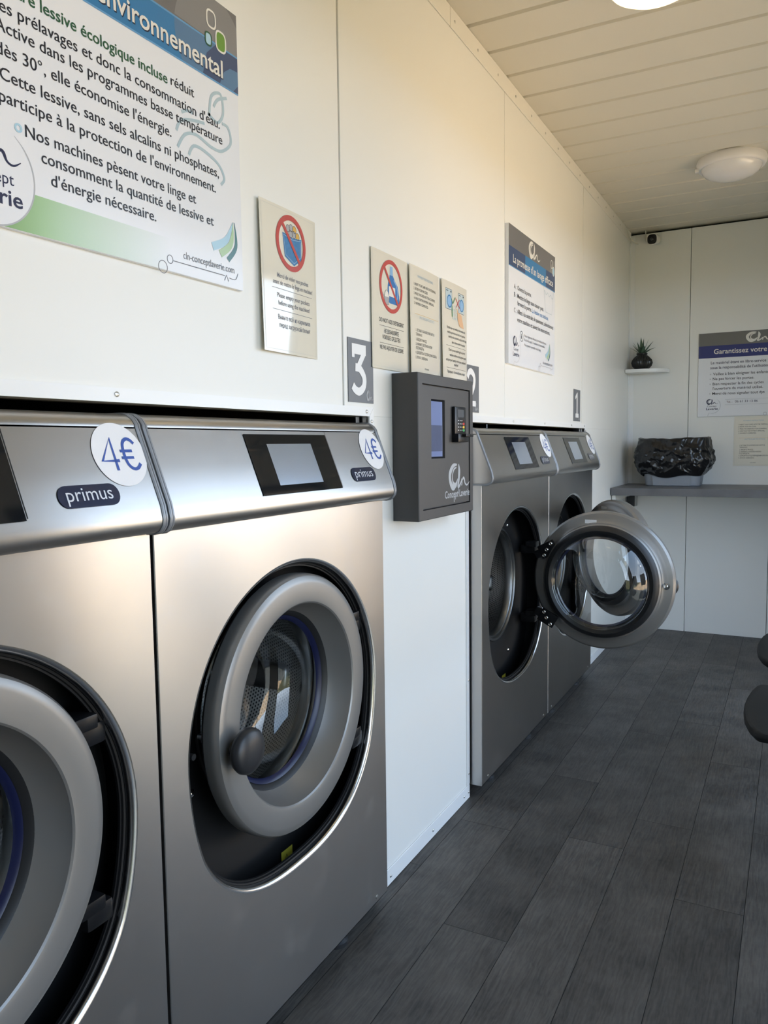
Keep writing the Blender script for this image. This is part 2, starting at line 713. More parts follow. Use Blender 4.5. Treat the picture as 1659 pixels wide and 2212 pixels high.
# ------------------------------------------------------------------ room: sizes
H = 2.564          # ceiling
YB = 5.319         # back wall
YF = -0.90         # wall behind the camera
XR = 1.50          # right-hand side
XT = -0.98         # far side of the technical room behind the machines
OP1 = (0.118, 1.776)
OP2 = (2.466, 4.108)
ZO = 1.301         # top of the machine openings


def seg_wall():
    b = MB()
    seams = [YF, 0.463, 1.653, 2.842, 4.046, YB]
    for i in range(5):
        gs = {1: 0.0022, 2: 0.0034, 3: 0.0016, 4: 0.0026}
        a, c = seams[i] + gs.get(i, 0), seams[i + 1] - gs.get(i + 1, 0)
        lo = ZO
        b.box(-0.040, 0.0, a, c, lo, H, 0.0012, 1)
    b.box(-0.001, 0.0018, 4.0435, 4.0485, ZO + 0.026, H - 0.064)
    b.box(-0.040, 0, YF, OP1[0], 0, ZO)
    b.box(-0.040, 0, OP1[1], OP2[0], 0, ZO)
    b.box(-0.040, 0, OP2[1], YB, 0, ZO)
    return b


structure(seg_wall().build('wall_left', WALL, smooth=0))
structure(MB().box(-0.060, -0.041, YF, YB, ZO, H).build('wall_core', mat('panel_core', (0.05, 0.05, 0.045), 0.7, var=0.1), smooth=0))
structure(MB().box(XT - 0.05, XT, YF, YB, 0, H).build('wall_rear', DARK, smooth=0))

# back wall, three panels with narrow joints
b = MB()
for a, c in ((XT, 0.3655), (0.3685, 0.8435), (0.8465, XR)):
    b.box(a, c, YB, YB + 0.04, 0, H - 0.016, 0.001, 1)
structure(b.build('wall_back', WALL, smooth=0))
structure(MB().box(XT, XR, YB + 0.041, YB + 0.06, 0, H).build('wall_back_core', DARK, smooth=0))
structure(MB().box(XT, XR + 0.06, YF - 0.05, YF, 0, H).build('wall_front', mat('grey_end_panel', (0.30, 0.30, 0.29), 0.4, var=0.02), smooth=0))
# right-hand wall with the wide entrance opening that lets the daylight in
DZ = 2.26
DOORS = ((-0.10, 1.40), (1.98, 4.28))
b = MB()
ys = [YF] + [q for d_ in DOORS for q in d_] + [YB + 0.06]
for a, c in zip(ys[::2], ys[1::2]):
    b.box(XR, XR + 0.06, a, c, 0, H)
for a, c in DOORS:
    b.box(XR, XR + 0.06, a, c, DZ, H)
structure(b.build('wall_right', WALL, smooth=0))
FRAMEM = mat('anthracite_frame', (0.035, 0.037, 0.04), 0.4, var=0.1)
for i, (a, c) in enumerate(DOORS):
    b = MB()
    b.box(XR - 0.005, XR + 0.065, a, a + 0.06, 0, DZ, 0.003, 1)
    b.box(XR - 0.005, XR + 0.065, c - 0.06, c, 0, DZ, 0.003, 1)
    b.box(XR - 0.005, XR + 0.065, a + 0.06, c - 0.06, DZ - 0.06, DZ, 0.003, 1)
    structure(b.build('door_%d' % (i + 1), FRAMEM, smooth=0))

# ceiling boards running across the room, with a shallow channel at every joint
P = 0.196
out = []
y = 2.469 - 17 * P
prof = []
while y < YB + P:
    prof += [(y - 0.010, H), (y - 0.0085, H + 0.011), (y + 0.004, H + 0.011), (y + 0.011, H)]
    y += P
prof = [p for p in prof if YF - 0.05 < p[0] < YB + 0.06]
prof = [(YF - 0.05, H)] + prof + [(YB + 0.06, H)]
b = MB()
b.loops([[(XT - 0.05, yy, zz) for yy, zz in prof], [(XR + 0.06, yy, zz) for yy, zz in prof]], closed=False)
b.box(XT - 0.05, XR + 0.06, YF - 0.05, YB + 0.06, H + 0.012, H + 0.10)
structure(b.build('ceiling', CEIL, smooth=0, fix=False))

# floor: vinyl boards, 171 mm wide and about one metre long
PWID, PLEN = 0.1706, 1.016
ends = {0: 2.30, 1: 2.775, 2: 2.34, 3: 2.555, 4: 2.135, 5: 2.62}
b = MB()
colr = b.bm.loops.layers.float_color.new('plank')
row = -6
while True:
    x0 = 0.2085 + (row - 1) * PWID
    if x0 > XR:
        break
    e = ends.get(row, random.random() * PLEN) % PLEN
    yy = YF - PLEN + (e - (YF - PLEN)) % PLEN - PLEN
    while yy < YB:
        a0, a1 = max(yy + 0.0007, YF), min(yy + PLEN - 0.0007, YB)
        c0, c1 = max(x0 + 0.0008, XT), min(x0 + PWID - 0.0008, XR)
        if a1 > a0 and c1 > c0:
            f = b.face([(c0, a0, 0), (c1, a0, 0), (c1, a1, 0), (c0, a1, 0)])
            rc = (random.random(), random.random(), random.random(), 1)
            for lp in f.loops:
                lp[colr] = rc
        yy += PLEN
    row += 1
structure(b.build('floor', FLOOR, smooth=0))
structure(MB().box(XT - 0.05, XR + 0.06, YF - 0.05, YB + 0.06, -0.12, -0.0015).build('floor_base', DARK, smooth=0))
# sunlit yard outside the entrance
structure(MB().box(XR + 0.06, 60, 0.2, 70, -0.22, -0.12).build('ground_yard', mat('pale_gravel', (0.66, 0.53, 0.37), 0.9, var=0.15, scale=3), smooth=0))
structure(MB().box(XR + 0.06, 60, -50, 0.2, -0.22, -0.121).build('ground_dark_added', mat('dark_ground', (0.10, 0.11, 0.05), 0.9, var=0.3, scale=6), smooth=0))  # unseen dark ground, added to cut the bounce onto the upper back wall


# ------------------------------------------------------------------ trims
def screw_mesh():
    return MB().lathe([(0.0, 0.0045), (0.0015, 0.0045), (0.0026, 0.003), (0.003, 0.0)], axis='X', n=14)


SCR = screw_mesh().build('screw', SCREW)
SCR_USED = False


def add_screw(parent, loc, rotz=0.0, s=1.0):
    global SCR_USED
    o = SCR if not SCR_USED else SCR.copy()
    if SCR_USED:
        COL.objects.link(o)
    SCR_USED = True
    o.parent = parent
    o.location = loc
    o.rotation_euler = (0, 0, rotz)
    o.scale = (s, s, s)
    return o


t1 = structure(MB().box(0.0005, 0.004, YF, 2.325, H - 0.062, H - 0.0005, 0.0015, 1).box(0.0005, 0.004, 2.328, YB - 0.001, H - 0.062, H - 0.0005, 0.0015, 1).build('trim_1', mat('cream_trim', (0.78, 0.76, 0.70), 0.35, var=0.02), smooth=0))
for k in range(-3, 14):
    add_screw(t1, (0.004, 2.363 + 0.199 * k, H - 0.034))


def frame(name, y0, y1, screws):
    """aluminium surround of a machine opening: head, two uprights, mitred at the corners"""
    w, t = 0.023, 0.0035
    b = MB()
    zt = ZO + w
    b.loops([[(x, y0 - w, zt), (x, y0, ZO), (x, y1, ZO), (x, y1 + w, zt)] for x in (0.0004, t)], True, True, True)
    b.loops([[(x, y1 + w, zt - 0.0006), (x, y1 + 0.0003, ZO - 0.0006), (x, y1 + 0.0003, 0.05), (x, y1 + w, 0.05)] for x in (0.0004, t)], True, True, True)
    b.loops([[(x, y0 - w, zt - 0.0006), (x, y0 - 0.0003, ZO - 0.0006), (x, y0 - 0.0003, 0.05), (x, y0 - w, 0.05)] for x in (0.0004, t)], True, True, True)
    o = structure(b.build(name, TRIM, smooth=0))
    for (yy, zz) in screws:
        add_screw(o, (t, yy, zz))
    # returns of the profile into the opening
    r = MB()
    r.box(-0.06, 0.0004, y1 - 0.0035, y1 - 0.0005, 0.05, ZO)
    r.box(-0.05, -0.02, y1 - 0.03, y1 - 0.012, 0.9, ZO - 0.001)
    r.box(-0.06, 0.0004, y0 + 0.0005, y0 + 0.0035, 0.05, ZO)
    r.build('return', LIPM, o, smooth=0)
    return o


frame('trim_2', OP1[0], OP1[1], [(0.928, 1.3135), (0.43, 1.3135), (1.761, 1.3125), (1.787, 1.288), (1.787, 0.6)])
frame('trim_3', OP2[0], OP2[1], [(2.938, 1.3125), (3.368, 1.3125), (3.83, 1.3125), (4.095, 1.3125), (4.119, 1.288), (2.455, 0.42), (2.455, 0.09)])
# base strip of the white panel between the two pairs of machines
tb = structure(MB().box(0.0005, 0.004, OP1[1] + 0.003, OP2[0] - 0.002, 0.001, 0.048, 0.0012, 1).build('baseboard_left', TRIM, smooth=0))
for yy in (1.86, 2.15, 2.41, 2.452):
    add_screw(tb, (0.004, yy, 0.024))
structure(MB().box(0.0005, 0.004, OP2[1] + 0.003, YB, 0.001, 0.048, 0.0012, 1).build('baseboard_corner', TRIM, smooth=0))
# corner profile where the left wall meets the back wall
structure(MB().box(0.0005, 0.030, YB - 0.004, YB - 0.0005, 0.001, H - 0.03, 0.001, 1).box(0.0005, 0.0035, YB - 0.040, YB - 0.0045, 0.001, H - 0.07, 0.001, 1).build('trim_4', TRIM, smooth=0))


# ------------------------------------------------------------------ washing machine
W = 0.812
XM = 0.045
OC = (0.412, 0.652)       # middle of the egg-shaped opening
DC = (0.410, 0.680)       # middle of drum and door
NL = 120


def egg(t, grow=0.0):
    c, s = math.cos(t), math.sin(t)
    a, bb = 0.338, 0.326
    n = 2.0 if s > 0 else 2.0 + 0.45 * min(1, -s * 2)
    r = (abs(c / a) ** n + abs(s / bb) ** n) ** (-1.0 / n)
    return (OC[0] + (r + grow) * c, OC[1] + (r + grow) * s)


def ring_pts(x, grow):
    return [(x,) + egg(2 * math.pi * k / NL, grow) for k in range(NL)]


def rect_pts(x, y0, y1, z0, z1):
    pts = []
    for k in range(NL):
        t = 2 * math.pi * k / NL
        c, s = math.cos(t), math.sin(t)
        m = 1e9
        if c > 1e-9:
            m = min(m, (y1 - OC[0]) / c)
        if c < -1e-9:
            m = min(m, (y0 - OC[0]) / c)
        if s > 1e-9:
            m = min(m, (z1 - OC[1]) / s)
        if s < -1e-9:
            m = min(m, (z0 - OC[1]) / s)
        pts.append([x, OC[0] + m * c, OC[1] + m * s])
    for (yy, zz) in ((y0, z0), (y0, z1), (y1, z0), (y1, z1)):      # pull the nearest points into the corners
        j = min(range(NL), key=lambda i: (pts[i][1] - yy) ** 2 + (pts[i][2] - zz) ** 2)
        pts[j] = [x, yy, zz]
    return [tuple(p) for p in pts]


def console_profile(off=0.0):
    """(x, z) of the slanted control console, from the top back round the roll to the bottom back"""
    top = [(-0.045, 1.282), (-0.033, 1.2795), (-0.022, 1.2725), (-0.0155, 1.264), (-0.014, 1.258)]
    sl = [(0.010, 1.1965), (0.034, 1.135)]
    cx, cz, r = 0.0150, 1.1125, 0.0275
    arc = [(cx + r * math.cos(R(a)) * 0.86, cz + r * math.sin(R(a)) * 0.86) for a in (22, 0, -25, -50, -72, -90)]
    pts = top + sl + arc
    if off:
        res = []
        for i, p in enumerate(pts):
            a, c = pts[max(i - 1, 0)], pts[min(i + 1, len(pts) - 1)]
            dx, dz = c[0] - a[0], c[1] - a[1]
            d = math.hypot(dx, dz)
            res.append((p[0] - dz / d * off, p[1] + dx / d * off))
        pts = res
    return pts


def build_machine():
    root = empty('washing_machine', (XM, 0, 0))
    # cabinet: sides, top, back and base behind the front sheet
    c = MB()
    x0, x1, y0, y1, z0, z1 = -0.78, -0.0015, 0.001, W - 0.001, 0.042, 1.262
    zf = 1.089
    c.face([(x0, y0, z0), (x1, y0, z0), (x1, y0, zf), (-0.06, y0, zf), (-0.06, y0, z1), (x0, y0, z1)])
    c.face([(x0, y1, z0), (x1, y1, z0), (x1, y1, zf), (-0.06, y1, zf), (-0.06, y1, z1), (x0, y1, z1)])
    c.face([(x0, y0, z1), (-0.06, y0, z1), (-0.06, y1, z1), (x0, y1, z1)])
    c.face([(x0, y0, z0), (x1, y0, z0), (x1, y1, z0), (x0, y1, z0)])
    c.face([(x0, y0, z0), (x0, y1, z0), (x0, y1, z1), (x0, y0, z1)])
    c.build('cabinet', STEEL, root, smooth=0)
    # front sheet with its porthole
    f = MB()
    g = 0.010
    f.loops([rect_pts(-0.0014, 0.0015, W - 0.0015, 0.044, 1.0905), rect_pts(0.0, 0.003, W - 0.003, 0.0455, 1.089), ring_pts(0.0, g)])
    f.build('front_panel', STEEL, root, smooth=20)
    # rolled edge of the porthole
    f = MB()
    lps = []
    for a in range(0, 91, 15):
        lps.append(ring_pts(-g * (1 - math.cos(R(a))) - 0.00005, g * (1 - math.sin(R(a)))))
    lps.append(ring_pts(-0.018, 0.0))
    f.loops(lps)
    f.build('porthole_rim', LIPM, root, smooth=60)
    # black liner with ribbed lip, back plate and drum hole
    f = MB()
    def flare(x, k):                                          # behind the sheet the recess is wider, most of all at the bottom
        return [(x,) + egg(2 * math.pi * q_ / NL, k * (0.022 + 0.088 * max(0.0, -math.sin(2 * math.pi * q_ / NL)) ** 1.3)) for q_ in range(NL)]
    lps = [ring_pts(-0.016, -0.0005), ring_pts(-0.017, -0.004), ring_pts(-0.021, -0.005), ring_pts(-0.021, -0.008), ring_pts(-0.026, -0.008), flare(-0.032, 0.3), flare(-0.042, 1.0), flare(-0.085, 1.06), flare(-0.087, 0.95)]
    n = NL
    hole = lambda x, r: [(x, DC[0] + r * math.cos(2 * math.pi * k / n), DC[1] + r * math.sin(2 * math.pi * k / n)) for k in range(n)]
    lps += [hole(-0.087, 0.262), hole(-0.089, 0.256), hole(-0.089, 0.232), hole(-0.092, 0.224), hole(-0.102, 0.222)]
    f.loops(lps)
    f.build('porthole_liner', LINERM, root, smooth=40)
    # drum mouth and drum
    MB().lathe([(-0.096, 0.224), (-0.087, 0.221), (-0.086, 0.213), (-0.091, 0.209), (-0.097, 0.209), (-0.095, 0.204), (-0.099, 0.200), (-0.124, 0.199), (-0.128, 0.204)], (0, DC[0], DC[1]), n=96).build('drum_mouth', MOUTHM, root, smooth=50)
    MB().lathe([(-0.127, 0.202), (-0.137, 0.213), (-0.16, 0.235), (-0.21, 0.262), (-0.28, 0.288), (-0.36, 0.305), (-0.62, 0.315), (-0.64, 0.30), (-0.645, 0.05), (-0.63, 0.0)], (0, DC[0], DC[1]), n=96).build('drum', DRUM, root, smooth=50)
    for k in range(3):                                        # lifter ribs
        a = R(20 + 120 * k)
        M = Matrix.Translation((-0.4, DC[0], DC[1])) @ Matrix.Rotation(a, 4, 'X')
        MB().box(-0.12, 0.20, -0.035, 0.035, 0.245, 0.318, 0.02, 3, M).build('drum_lifter', MOUTHM, root, smooth=40)
    # yellow warning label at the bottom of the liner
    S = Sheet(root, (-0.0845, 0.452, 0.257), (0, 1, 0), (0, 0, 1), (1, 0, 0))
    S.rect('warning_label', YELLOW, 0.0, 0, 0.044, 0, 0.044)
    S.strip('warning_sign', BLACKINK, 0.0005, [(0.008, 0.010), (0.032, 0.010), (0.020, 0.032)], 0.0022, 0, True)
    S.strip('warning_sign', BLACKINK, 0.0005, [(0.020, 0.024), (0.020, 0.016)], 0.0022, 0)
    S.finish()
    # screws in the liner and machine side of the hinges
    for (yy, zz) in ((0.19, 0.80), (0.52, 0.90), (0.53, 0.345 + 0.045), (0.165, 0.56)):
        o = MB().lathe([(0, 0.008), (0.004, 0.008), (0.007, 0.004), (0.0072, 0)], (-0.0885, yy, zz), n=16).build('liner_screw', CHROME, root)
    for zz in (0.795, 0.505):
        hb = MB().box(-0.078, -0.014, 0.662, 0.716, zz - 0.026, zz + 0.010, 0.008, 2).box(-0.050, -0.006, 0.645, 0.694, zz + 0.004, zz + 0.028, 0.005, 2)
        hb.build('hinge_block', BLACKP, root, smooth=30)
    MB().lathe([(-0.080, 0.006), (-0.018, 0.006), (-0.018, 0.0)], (0, 0.100, 0.668), n=12).build('lock_rod', BLACKM, root)
    for zz in (0.69, 0.646):
        MB().lathe([(0, 0.007), (0.004, 0.007), (0.006, 0.0)], (-0.080, 0.098, zz), n=14).build('lock_screw', CHROME, root)

    # door, hung on its own pivot
    d = empty('door', (0, 0.675, DC[1]), parent=root)
    cy = -0.265
    pr = [(-0.040, 0.255), (-0.036, 0.268), (-0.026, 0.2755), (-0.010, 0.2765), (0.002, 0.2750), (0.0085, 0.2710), (0.0122, 0.2640), (0.0135, 0.2560),
          (0.0135, 0.2220), (0.0125, 0.2160), (0.0098, 0.2130), (0.004, 0.2112), (-0.044, 0.192), (-0.046, 0.190),
          (-0.060, 0.188), (-0.066, 0.192), (-0.066, 0.222), (-0.060, 0.228), (-0.050, 0.231), (-0.043, 0.240)]
    MB().lathe(pr, (0, cy, 0), n=128, closed=True).build('door_ring', RINGM, d, smooth=28)
    MB().lathe([(-0.0445, 0.1915), (-0.051, 0.183), (-0.057, 0.1795), (-0.064, 0.183), (-0.076, 0.193), (-0.083, 0.203), (-0.079, 0.214), (-0.070, 0.221), (-0.0655, 0.223)], (0, cy, 0), n=96).build('door_seal', RUBBER, d, smooth=50)
    MB().lathe([(-0.054, 0.1800), (-0.058, 0.1735), (-0.064, 0.1700), (-0.066, 0.1785)], (0, cy, 0), n=96).build('seal_ring', BLUESEAL, d, smooth=50)
    MB().lathe([(-0.0640, 0.1705), (-0.0672, 0.1790), (-0.078, 0.1900), (-0.090, 0.1895), (-0.112, 0.180), (-0.132, 0.168), (-0.148, 0.152), (-0.160, 0.130), (-0.167, 0.100), (-0.171, 0.05), (-0.172, 0.0)], (0, cy, 0), n=96).build('door_glass', GLASS, d, smooth=80)
    # knob on the free side
    MB().lathe([(0.012, 0.017), (0.016, 0.0145), (0.034, 0.013)], (0, -0.500, -0.016), n=24).lathe([(0.030, 0.012), (0.032, 0.030), (0.036, 0.040), (0.044, 0.0435), (0.052, 0.0425), (0.058, 0.036), (0.062, 0.020), (0.063, 0.0)], (0, -0.500, -0.016), n=40).build('knob', mat('black_knob', (0.022, 0.022, 0.024), 0.38, var=0.1), d, smooth=50)
    # hinge plates on the inside of the ring, with three screws each
    for zc, sg in ((0.118, 1), (-0.165, -1)):
        M = Matrix.Translation((-0.052, -0.052, zc)) @ Matrix.Rotation(R(-28 * sg), 4, 'X')
        h = MB().box(-0.006, 0.006, -0.036, 0.036, -0.028, 0.028, 0.004, 2, M).box(-0.004, 0.022, 0.020, 0.060, -0.016, 0.016, 0.004, 2, M)
        h.build('hinge_plate', BLACKP, d, smooth=30)
        for (a, e) in ((-0.022, 0.015 * sg), (0.004, 0.0), (0.024, -0.016 * sg)):
            pq = M @ Vector((-0.006, a, e))
            MB().lathe([(0, 0.0075), (-0.004, 0.0075), (-0.006, 0.005), (-0.0045, 0.003), (-0.0045, 0.0)], pq, n=14).build('hinge_screw', CHROME, d, smooth=30)
    # latch pin on the inside, free side
    MB().lathe([(-0.040, 0.013), (-0.047, 0.013), (-0.048, 0.006), (-0.062, 0.006), (-0.064, 0.0)], (0, -0.510, -0.003), n=20).build('latch_pin', CHROME, d, smooth=40)
    S = Sheet(d, (-0.0442, -0.205, 0.243), (0, 1, 0), (0, 0, 1), (-1, 0, 0))
    S.O = Vector((-0.0475, -0.245, 0.228))
    S.rect('inner_label', WHITE, 0.0, 0, 0.046, 0, 0.015)
    S.finish()

    # console
    k = empty('control_console', (0, 0, 0), parent=root)
    pf = console_profile()
    iL = 4
    body = [(-0.10, 1.258)] + pf[iL:] + [(-0.10, pf[-1][1])]
    MB().prism(body, 0.008, W - 0.008).build('console_shell', STEEL, k, smooth=30)
    lid = [(-0.10, 1.2825)] + [(x, z + 0.0006) for x, z in pf[:4]] + [(-0.0150, 1.2605), (-0.10, 1.2605)]
    MB().prism(lid, 0.008, W - 0.008).build('console_top', STEEL, k, smooth=40)
    o1, o0 = console_profile(0.0028), console_profile(-0.004)
    for ya, yb in ((0.0, 0.0115), (W - 0.0115, W)):
        b = MB()
        ym = (ya + yb) / 2
        out_ = [(-0.10, o1[0][1])] + o1 + [(-0.10, o1[-1][1])]
        in_ = [(-0.10, o0[0][1])] + o0 + [(-0.10, o0[-1][1])]
        mid = [(a[0] * 0.75 + c_[0] * 0.25, a[1] * 0.75 + c_[1] * 0.25) for a, c_ in zip(out_, in_)]
        L3 = lambda pts, yy: [(x, yy, z) for x, z in pts]
        b.loops([L3(in_, ya), L3(mid, ya), L3(out_, ya + 0.002), L3(out_, ym - 0.0008), L3(mid, ym), L3(out_, ym + 0.0008), L3(out_, yb - 0.002), L3(mid, yb), L3(in_, yb)], closed=False)
        b.build('end_cap', CAPM, k, smooth=40)
    # printed and glazed things on the slanted face: u along the machine, v up the slope
    A, B_ = Vector((-0.014, 0, 1.258)), Vector((0.034, 0, 1.135))
    V = (A - B_).normalized()
    N = Vector((V.z, 0, -V.x)).normalized()
    S = Sheet(k, B_, (0, 1, 0), V, N)
    S.rect('display_glass', SCREENGL, 0.0012, 0.258, 0.553, -0.003, 0.124)
    S.rect('display_screen', LCD, 0.0017, 0.322, 0.482, 0.015, 0.103)
    S.strip('panel_joint', DARK, 0.0006, [(0.556, 0.0), (0.556, 0.132)], 0.0012, 0)
    S.rrect('badge', NAVY, 0.0014, 0.612, 0.724, 0.008, 0.042, 0.0165)
    S.text('badge_lettering', SILVERINK, 0.002, 'primus', 0.626, 0.0178, 0.0205, u1=0.710)
    S.disk('price_sticker', STICKER, 0.0010, 0.750, 0.088, 0.053, 0.0525, n=64)
    q4 = lambda pts: [(0.750 + a, 0.088 + c_) for a, c_ in pts]
    S.strip('price_lettering', BLUEINK, 0.0016, q4([(-0.0045, -0.0105), (-0.038, -0.0105), (-0.0125, 0.0265), (-0.0125, -0.0265)]), 0.0052, 0)
    S.strip('price_lettering', BLUEINK, 0.0016, q4([(0.0345, 0.0175), (0.028, 0.0240), (0.0195, 0.0250), (0.0110, 0.0170), (0.0085, 0.0), (0.0110, -0.0165), (0.0195, -0.0245), (0.029, -0.0235), (0.0365, -0.0165)]), 0.0054, 6)
    S.strip('euro_bars', BLUEINK, 0.0018, q4([(0.0015, 0.0052), (0.0265, 0.0052)]), 0.0046, 0)
    S.strip('euro_bars', BLUEINK, 0.0018, q4([(0.0015, -0.0060), (0.0265, -0.0060)]), 0.0046, 0)
    S.finish()
    for (xx, yy) in ((-0.045, 0.617), (-0.045, 0.16), (-0.70, 0.16), (-0.70, 0.65)):
        MB().lathe([(0.0, 0.0), (0.0, 0.030), (0.010, 0.030), (0.016, 0.022), (0.044, 0.022)], (xx, yy, 0.0), axis='Z', n=24).build('foot', BLACKM, root, smooth=40)
    for yy in (0.06, 0.75):
        MB().lathe([(0, 0.005), (0.002, 0.005), (0.003, 0.0)], (0.0, yy, 0.058), n=12).build('panel_screw', SCREW, root)
    return root, d


m3, d3 = build_machine()
GM = 'washing machines set in the left wall'
SPOTS = [(0.953, 0, 'closed steel washing machine whose whole round door shows, second machine from the camera'),
         (0.137, 0, 'steel washing machine nearest the camera, cut by the left edge of the photo'),
         (2.476, 90, 'steel washing machine with its round door swung wide open, directly beyond the payment box'),
         (3.292, 47, 'farthest steel washing machine, half hidden behind an open round door')]
for i, (yy, ang, lab) in enumerate(SPOTS):
    o = m3 if i == 0 else copy_tree(m3)
    o.location = (XM, yy, 0)
    tag(o, lab, 'washing machine', GM)
    for ch in o.children:
        if ch.name.startswith('door'):
            ch.rotation_euler = (0, 0, R(ang))

# ------------------------------------------------------------------ payment box on the wall
BOXM = mat('anthracite_powder_coat', (0.058, 0.056, 0.055), 0.42, 0.1, var=0.05, scale=60)
bx0, bx1, bz0, bz1, bd = 1.910, 2.312, 1.018, 1.420, 0.079
pb = empty('payment_box', (0.0, (bx0 + bx1) / 2, bz0), 'dark grey wall-mounted payment box with screen and card reader', 'payment terminal')


def rel(o_parent):
    return o_parent.location


def PB(b, name, m, smooth=30):
    o = b.build(name, m, pb, smooth)
    o.data.transform(Matrix.Translation(-pb.location))
    return o


b = MB()
dy0, dy1, dz0, dz1 = 1.937, 2.286, 1.046, 1.392
b.loops([[(0.001, bx0, bz0), (0.001, bx1, bz0), (0.001, bx1, bz1), (0.001, bx0, bz1)],
         [(bd - 0.002, bx0, bz0), (bd - 0.002, bx1, bz0), (bd - 0.002, bx1, bz1), (bd - 0.002, bx0, bz1)],
         [(bd, bx0 + 0.002, bz0 + 0.002), (bd, bx1 - 0.002, bz0 + 0.002), (bd, bx1 - 0.002, bz1 - 0.002), (bd, bx0 + 0.002, bz1 - 0.002)],
         [(bd, dy0, dz0), (bd, dy1, dz0), (bd, dy1, dz1), (bd, dy0, dz1)],
         [(bd - 0.014, dy0, dz0), (bd - 0.014, dy1, dz0), (bd - 0.014, dy1, dz1), (bd - 0.014, dy0, dz1)]], True, True, True)
PB(b, 'housing', BOXM, 20)
sy0, sy1, sz0, sz1 = 2.001, 2.097, 1.187, 1.353
b = MB()
xd = bd - 0.003
q = 0.0025
lo = lambda x, a0, a1, c0, c1: [(x, a0, c0), (x, a1, c0), (x, a1, c1), (x, a0, c1)]
b.loops([lo(bd - 0.0135, dy0 + q, dy1 - q, dz0 + 0.004, dz1 - 0.004), lo(xd, dy0 + q, dy1 - q, dz0 + 0.004, dz1 - 0.004), lo(xd, sy0, sy1, sz0, sz1), lo(xd - 0.006, sy0, sy1, sz0, sz1)])
PB(b, 'box_door', BOXM, 20)
b = MB()
b.loops([lo(xd - 0.0005, sy0 - 0.0, sy1, sz0, sz1), lo(xd - 0.0055, sy0 + 0.006, sy1 - 0.006, sz0 + 0.005, sz1 - 0.005)])
PB(b, 'screen_bezel', BLACKP, 20)
S = Sheet(pb, (xd - 0.0058, sy0, sz0), (0, 1, 0), (0, 0, 1), (1, 0, 0))
S.O -= pb.location
SCRU = mat('touch_screen_pale', (0.10, 0.13, 0.24), 0.12, var=0.05, emit=(0.20, 0.26, 0.50, 0.35))
SCRD = mat('touch_screen_dark', (0.06, 0.075, 0.13), 0.12, var=0.15, scale=40, emit=(0.09, 0.11, 0.20, 0.35))
S.rect('touch_screen', SCRU, 0.0, 0.002, 0.094, 0.002, 0.164)
S.rect('screen_menu', SCRD, 0.0004, 0.004, 0.092, 0.020, 0.094)
S.finish()
# card terminal
ty0, ty1, tz0, tz1 = 2.148, 2.236, 1.232, 1.338
PB(MB().box(xd, xd + 0.011, ty0, ty1, tz0 + 0.018, tz1, 0.005, 2), 'card_terminal', BLACKP)
PB(MB().box(xd, xd + 0.022, ty0, ty1 - 0.006, tz0, tz0 + 0.026, 0.005, 2).box(xd + 0.012, xd + 0.034, ty0 + 0.030, ty1 + 0.002, tz0 + 0.016, tz0 + 0.025, 0.003, 2), 'card_slot', BLACKP)
S = Sheet(pb, (xd + 0.011, ty0, tz0), (0, 1, 0), (0, 0, 1), (1, 0, 0))
S.O -= pb.location
S.rect('terminal_display', mat('grey_terminal_display', (0.09, 0.10, 0.115), 0.2, var=0.05), 0.0005, 0.018, 0.068, 0.074, 0.097)
keyw = mat('key_legend', (0.75, 0.75, 0.76), 0.5, var=0.02)
for r_ in range(4):
    for c_ in range(3):
        S.rect('keypad', keyw, 0.0005, 0.020 + c_ * 0.014, 0.026 + c_ * 0.014, 0.0345 + r_ * 0.0095, 0.0375 + r_ * 0.0095)
for j, (nm, cl) in enumerate((('green_key', (0.03, 0.40, 0.10)), ('yellow_key', (0.75, 0.50, 0.03)), ('red_key', (0.60, 0.03, 0.02)))):
    S.rrect(nm, mat(nm, cl, 0.4, var=0.03), 0.0008, 0.058, 0.072, 0.0325 + j * 0.0095, 0.0395 + j * 0.0095, 0.002, 3)
S.rect('red_key', None, 0.0008, 0.064, 0.066, 0.0345 + 3 * 0.0095, 0.0375 + 3 * 0.0095)
S.finish()
S = Sheet(pb, (xd, 0, 0), (0, 1, 0), (0, 0, 1), (1, 0, 0))
S.O -= pb.location
LOGOG = mat('pale_grey_logo', (0.44, 0.46, 0.48), 0.4, var=0.02)
script_logo(S, 'box_logo', LOGOG, 0.0004, 2.122, 1.094, 0.166, 0.074)
S.strip('box_logo', LOGOG, 0.0004, [(2.196, 1.100), (2.197, 1.075)], 0.0035, 0)
S.text('box_lettering', LOGOG, 0.0004, 'Concept Laverie', 2.094, 1.069, 0.0205, u1=2.287, bold=0.016)
S.strip('box_lettering', LOGOG, 0.0004, [(2.163, 1.070), (2.163, 1.054)], 0.004, 0)
S.finish()


# ------------------------------------------------------------------ number plates above the machines
PLATE = mat('slate_grey_vinyl', (0.135, 0.142, 0.155), 0.4, var=0.02)
PLOGO = mat('plate_logo', (0.42, 0.43, 0.45), 0.4, var=0.02)


